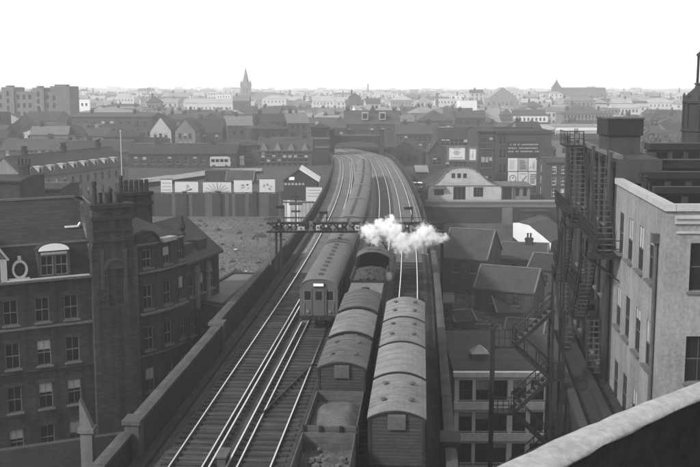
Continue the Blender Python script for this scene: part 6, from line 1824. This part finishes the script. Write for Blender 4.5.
# dark stone turret with lantern at the picture's right edge
def turret():
    Y = 92.0; p = PY(698.5, 145, Y)
    gz = -18.0
    r = thing('stone_turret', 'soot black stone turret with domed cap and slim lantern at the picture edge', 'turret', (p.x, Y, gz))
    z = lambda py: PY(698, py, Y).z - gz
    m = MB(); m.lathe([(1.5, -2), (1.5, z(132)), (1.62, z(131)), (1.62, z(129)), (1.42, z(128)), (1.42, z(104)), (1.6, z(103)), (1.6, z(101))], 8, rot=math.pi / 8); m.build('shaft', 'stone_dark', r)
    m = MB(); m.lathe([(1.6, z(101)), (1.45, z(97)), (1.05, z(93)), (0.6, z(88)), (0.5, z(85)), (0.62, z(84.5)), (0.62, z(83))], 8, rot=math.pi / 8); m.build('cap', 'stone_dark', r)
    for k in range(6):
        a = 2 * math.pi * k / 6; m = MB(); m.tube((0.42 * math.cos(a), 0.42 * math.sin(a), z(83)), (0.42 * math.cos(a), 0.42 * math.sin(a), z(56)), 0.09, n=6); m.build('lantern_shaft', 'stone_dark', r)
    m = MB(); m.lathe([(0.6, z(56)), (0.6, z(54)), (0.35, z(52)), (0.12, z(46)), (0, z(40))], 8); m.build('lantern_cap', 'stone_dark', r)
    for k in range(8):
        a = math.pi / 8 + 2 * math.pi * k / 8; m = MB(); m.tube((1.45 * math.cos(a), 1.45 * math.sin(a), z(128)), (1.45 * math.cos(a), 1.45 * math.sin(a), z(97)), 0.13, n=6); m.lathe([(0.18, z(97)), (0, z(92))], 6, 0, (1.45 * math.cos(a), 1.45 * math.sin(a))); m.build('shaft_rib', 'stone_dark', r)
turret()

# ------------------------------------------------------------------ filling town
def blocked(x, y, r):
    for fx, fy, fr in FOOT:
        if (x - fx) ** 2 + (y - fy) ** 2 < (r + fr) ** 2 * 0.72: return True
    if y < 300:
        c = RW(min(y, 300), -6).x
        if abs(x - c) < 11 + r: return True
    return False
rnd = random.Random(77)
zones = [(0, 150, 'below office block'), (150, 230, 'left of church spire'), (230, 330, 'near church spire'), (330, 420, 'behind footbridge'), (420, 500, 'behind billboards'), (500, 560, 'behind poster building'), (560, 640, 'below domed hall'), (640, 760, 'near black turret')]
def top_px(x, y, z):
    dz = z - CAMH; Z = y * math.cos(TILT) - dz * math.sin(TILT); v_ = -(y * math.sin(TILT) + dz * math.cos(TILT)) / Z
    return 350 + 1000 * x / Z, 233.5 + 1000 * v_
Y = 262.0; count = 0; town = []
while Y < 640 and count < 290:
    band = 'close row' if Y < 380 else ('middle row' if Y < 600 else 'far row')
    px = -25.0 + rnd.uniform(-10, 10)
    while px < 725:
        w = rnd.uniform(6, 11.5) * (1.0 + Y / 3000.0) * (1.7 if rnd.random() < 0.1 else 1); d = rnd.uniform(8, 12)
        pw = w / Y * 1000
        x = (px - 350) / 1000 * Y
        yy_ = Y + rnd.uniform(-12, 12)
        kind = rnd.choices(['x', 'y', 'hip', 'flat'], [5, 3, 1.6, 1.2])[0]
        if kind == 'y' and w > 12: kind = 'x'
        far_ = Y > 390  # farther houses get paler tones, fading by haze painted into their colours
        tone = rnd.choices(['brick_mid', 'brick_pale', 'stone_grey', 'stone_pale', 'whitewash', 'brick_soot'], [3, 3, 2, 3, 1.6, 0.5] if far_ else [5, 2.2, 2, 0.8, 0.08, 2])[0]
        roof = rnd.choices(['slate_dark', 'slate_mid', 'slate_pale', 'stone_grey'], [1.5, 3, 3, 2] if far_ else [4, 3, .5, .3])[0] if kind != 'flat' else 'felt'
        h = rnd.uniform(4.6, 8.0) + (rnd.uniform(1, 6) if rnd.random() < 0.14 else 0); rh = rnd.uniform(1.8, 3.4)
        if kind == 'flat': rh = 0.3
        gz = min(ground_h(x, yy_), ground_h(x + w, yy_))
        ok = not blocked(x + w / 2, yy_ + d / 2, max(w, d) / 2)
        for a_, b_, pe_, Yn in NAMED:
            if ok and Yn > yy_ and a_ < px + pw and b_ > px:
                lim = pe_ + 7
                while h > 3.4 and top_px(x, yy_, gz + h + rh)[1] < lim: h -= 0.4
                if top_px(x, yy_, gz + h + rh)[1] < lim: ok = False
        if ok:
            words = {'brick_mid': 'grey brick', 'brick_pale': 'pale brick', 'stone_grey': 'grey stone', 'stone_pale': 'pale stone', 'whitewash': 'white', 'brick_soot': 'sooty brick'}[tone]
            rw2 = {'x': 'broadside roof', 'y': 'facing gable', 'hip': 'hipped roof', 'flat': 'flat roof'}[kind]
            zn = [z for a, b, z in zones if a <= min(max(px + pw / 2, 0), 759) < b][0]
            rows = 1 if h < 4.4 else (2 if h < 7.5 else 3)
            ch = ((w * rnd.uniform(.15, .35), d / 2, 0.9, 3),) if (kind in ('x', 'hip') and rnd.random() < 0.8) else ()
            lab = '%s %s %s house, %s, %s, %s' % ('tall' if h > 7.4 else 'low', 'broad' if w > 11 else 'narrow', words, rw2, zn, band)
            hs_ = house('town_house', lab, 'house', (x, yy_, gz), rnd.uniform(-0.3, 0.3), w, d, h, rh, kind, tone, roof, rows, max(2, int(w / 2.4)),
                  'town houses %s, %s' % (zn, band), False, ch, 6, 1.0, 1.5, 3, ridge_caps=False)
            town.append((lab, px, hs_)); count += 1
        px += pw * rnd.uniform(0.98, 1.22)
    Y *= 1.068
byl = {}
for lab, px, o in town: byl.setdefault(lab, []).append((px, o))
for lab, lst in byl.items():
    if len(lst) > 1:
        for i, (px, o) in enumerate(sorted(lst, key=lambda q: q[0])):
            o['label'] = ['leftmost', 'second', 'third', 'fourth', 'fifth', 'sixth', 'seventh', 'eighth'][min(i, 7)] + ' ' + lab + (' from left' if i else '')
print('town houses', count)
# the rest of the town fades into one hazy mass
m = MB(); Y = 660.0
while Y < 3800:
    px = -30.0
    while px < 730:
        w = rnd.uniform(6, 13) * (1 + Y / 2500) * (2.2 if rnd.random() < 0.07 else 1); pw = w / Y * 1000; x = (px - 350) / 1000 * Y; d = rnd.uniform(8, 13); yy_ = Y + rnd.uniform(-20, 20)
        gz = ground_h(x + w / 2, yy_) - 2; h = rnd.uniform(6.5, 11) + (rnd.uniform(2, 7) if rnd.random() < 0.07 else 0); rh = rnd.uniform(1.8, 4)
        ok = not blocked(x + w / 2, yy_, w / 2)
        for a_, b_, pe_, Yn in NAMED:
            if ok and Yn > yy_ and a_ < px + pw and b_ > px and top_px(x, yy_, gz + h + rh)[1] < pe_ + 6: ok = False
        if ok:
            wm = rnd.choices([0, 1, 2, 3, 8, 9], [1.2, 2, 1.5, 2.5, 3, 4])[0]; rmi = rnd.choices([4, 5, 6, 10], [0.8, 2, 3, 4])[0]  # mostly pale tones, so the colours themselves imitate haze
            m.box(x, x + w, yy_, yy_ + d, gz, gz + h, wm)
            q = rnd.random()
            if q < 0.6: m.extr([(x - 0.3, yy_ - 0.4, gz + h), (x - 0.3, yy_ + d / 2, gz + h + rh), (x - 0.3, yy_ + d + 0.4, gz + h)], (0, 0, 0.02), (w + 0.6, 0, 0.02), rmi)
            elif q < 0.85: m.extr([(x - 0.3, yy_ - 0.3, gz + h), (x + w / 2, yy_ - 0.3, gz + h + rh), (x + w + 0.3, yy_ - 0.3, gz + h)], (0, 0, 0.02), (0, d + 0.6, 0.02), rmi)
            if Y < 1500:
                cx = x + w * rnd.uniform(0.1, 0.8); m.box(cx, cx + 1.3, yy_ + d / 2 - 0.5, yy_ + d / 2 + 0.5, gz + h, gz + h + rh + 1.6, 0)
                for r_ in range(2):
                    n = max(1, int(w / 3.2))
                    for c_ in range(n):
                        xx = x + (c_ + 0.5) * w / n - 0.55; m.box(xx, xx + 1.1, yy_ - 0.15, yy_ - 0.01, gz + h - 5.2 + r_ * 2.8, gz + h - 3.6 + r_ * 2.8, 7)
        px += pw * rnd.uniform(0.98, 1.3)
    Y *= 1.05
o = m.build('distant_town', ['brick_mid', 'brick_pale', 'stone_grey', 'whitewash', 'slate_dark', 'slate_mid', 'slate_pale', 'glass', 'stone_pale', 'far_wall_hazed', 'far_roof_hazed']); o['kind'] = 'stuff'; o['label'] = 'distant hazy mass of houses and works reaching the horizon'
# chimney stacks of works, thin verticals in the haze
for i, (px, top, Yc) in enumerate(((368, 84, 1500), (437, 93, 800), (148, 88, 1200), (525, 94, 900), (290, 90, 1100))):
    p = PY(px, top, Yc); gz = ground_h(p.x, Yc); h = p.z - gz
    m = MB(); m.lathe([(1.6, -2), (0.95, h - 1), (1.15, h - 0.9), (1.1, h), (0.6, h)], 10)
    tag(m.build('factory_chimney', 'brick_mid', None, (p.x, Yc, gz)), ['thin factory chimney on the horizon above the footbridge', 'short factory chimney left of the tall white building', 'thin factory chimney between office block and spire', 'factory chimney just left of the domed hall', 'thin factory chimney right of the church spire'][i], 'chimney')
# trees among the houses
def tree(label, px, py, Y, h, rad, seed):
    p = PY(px, py, Y); rn = random.Random(seed); gz = ground_h(p.x, Y)
    r = thing('tree', label, 'tree', (p.x, Y, gz), 0, 'trees among the houses'); 
    m = MB(); m.tube((0, 0, -1), (0, 0, h * 0.5), rad * 0.1, rad * 0.06, 7)
    for k in range(6):
        a = rn.uniform(0, 6.28); m.tube((0, 0, h * rn.uniform(0.3, 0.5)), (math.cos(a) * rad * 0.6, math.sin(a) * rad * 0.6, h * rn.uniform(0.6, 0.85)), rad * 0.05, rad * 0.015, 5)
    m.build('trunk', 'bark', r)
    m = MB()
    cl = [(rn.uniform(-.6, .6) * rad, rn.uniform(-.6, .6) * rad, h * rn.uniform(0.45, 0.9), rad * rn.uniform(0.25, 0.5)) for _ in range(12)]
    for k in range(900):
        cx, cy, cz, cr = rn.choice(cl); d = Vector((rn.gauss(0, 1), rn.gauss(0, 1), rn.gauss(0, 1))).normalized() * cr * rn.uniform(0.6, 1.0) ; c = Vector((cx, cy, cz)) + d
        a = Vector((rn.gauss(0, 1), rn.gauss(0, 1), rn.gauss(0, 1))).normalized() * rad * 0.09; b = a.orthogonal().normalized() * rad * 0.08
        m.face([c - a, c + b, c + a, c - b])
    m.build('crown', 'leaf', r)
for i, (px, py, Yt, h, rad) in enumerate(((648, 140, 260, 11, 4.5), (672, 138, 250, 10, 4.2), (660, 128, 330, 11, 5), (632, 136, 300, 9, 4))):
    tree(['dark leafy tree behind the flat roofs, left one of the front pair', 'dark leafy tree behind the flat roofs, right one of the front pair', 'tree farther back between the turret and the depot', 'small tree right of the pale flat depot'][i], px, py, Yt, h, rad, i)

# ------------------------------------------------------------------ castle parapet in the foreground
def keep():
    zt = 15.5
    up = [PZ(x, y, zt) for x, y in ((475, 467), (560, 429), (619, 405), (692, 379))]
    lo_ = [PZ(x, y, zt) for x, y in ((520, 467), (560, 447), (619, 421), (700, 386))]
    d = (up[3] - up[0]).normalized(); n = Vector((-d.y, d.x, 0))
    r = thing('castle_parapet', 'pale weathered lead capped castle parapet close to us, dark stone below', 'parapet', (up[1].x, up[1].y, 11.0))
    o = Vector(r.location)
    # outer edge line runs through the measured points and on to both sides
    outer = [up[0] - d * 6] + up + [up[3] + d * 6]
    wd = [0.27, 0.25, 0.225, 0.215, 0.17, 0.17]
    m = MB(); prof = []
    for p, w in zip(outer, wd):
        b = p - n * w
        prof.append([p + Vector((0, 0, -0.18)) - o, p + Vector((0, 0, -0.045)) - o, p - n * 0.05 + Vector((0, 0, -0.005)) - o, p - n * (w * 0.5) + Vector((0, 0, 0.012)) - o, b + n * 0.03 - o + Vector((0, 0, 0.004)), b - o + Vector((0, 0, -0.008)), b - o + Vector((0, 0, -0.02)), b - o + n * 0.06 + Vector((0, 0, -0.03))])
    # finer stations with small dents
    rn = random.Random(6); st = []
    for a, b in zip(prof, prof[1:]):
        L = (b[0] - a[0]).length; k = max(1, int(L / 0.12))
        for i in range(k):
            t = i / k; st.append([pa.lerp(pb, t) + Vector((rn.uniform(-.004, .004), rn.uniform(-.004, .004), rn.uniform(-.005, .005))) for pa, pb in zip(a, b)])
    st.append(prof[-1])
    K = len(prof[0])
    for s_ in st: m.v += [tuple(p) for p in s_]
    for i in range(len(st) - 1):
        for j in range(K): m.f.append((i * K + j, i * K + (j + 1) % K, (i + 1) * K + (j + 1) % K, (i + 1) * K + j)); m.m.append(0)
    m.build('capping', 'lead', r, smooth=True)
    m = MB()
    for (p0, w0), (p1, w1) in zip(list(zip(outer, wd)), list(zip(outer, wd))[1:]):
        A, B = p0 - o, p1 - o; t_ = Vector((0, 0, -0.022)); lo3 = Vector((0, 0, -3))
        i0, i1, e0, e1 = A - n * (w0 - 0.012), B - n * (w1 - 0.012), A - n * 0.02, B - n * 0.02
        m.face([i0 + t_, i1 + t_, i1 + lo3, i0 + lo3]); m.face([e1 + t_, e0 + t_, e0 + lo3, e1 + lo3]); m.face([i0 + t_, e0 + t_, e1 + t_, i1 + t_]); 
    m.build('parapet_wall_face', 'keep_stone', r)
    a, b = outer[0] - o, outer[-1] - o
    m = MB()
    m.extr([a - n * 0.16 + Vector((0, 0, -2.0)), b - n * 0.16 + Vector((0, 0, -2.0)), b - n * 9 + Vector((0, 0, -2.0)), a - n * 9 + Vector((0, 0, -2.0))], (0, 0, 0), (0, 0, -0.4)); m.build('roof_deck', 'keep_stone', r)
    m = MB(); m.extr([a - n * 0.03, b - n * 0.03, b - n * 9, a - n * 9], (0, 0, -3), (0, 0, -34)); m.build('tower_wall', 'keep_stone', r)
keep()

# ------------------------------------------------------------------ haze over the town
def haze():
    m = bpy.data.materials.new('haze'); m.use_nodes = True; nt = m.node_tree; nt.nodes.clear()
    out = nt.nodes.new('ShaderNodeOutputMaterial'); v = nt.nodes.new('ShaderNodeVolumePrincipled')
    v.inputs['Color'].default_value = (1.0, 1.0, 1.0, 1); v.inputs['Density'].default_value = HAZE; v.inputs['Anisotropy'].default_value = 0.0
    nt.links.new(v.outputs[0], out.inputs['Volume']); MAT['haze'] = m
    b = MB(); b.box(-3050, 3050, -130, 5650, -30, 46); o = b.build('haze', 'haze'); o['kind'] = 'stuff'; o['label'] = 'pale haze over the town'
    o.display_type = 'WIRE'
HAZE = 0.00048
haze()
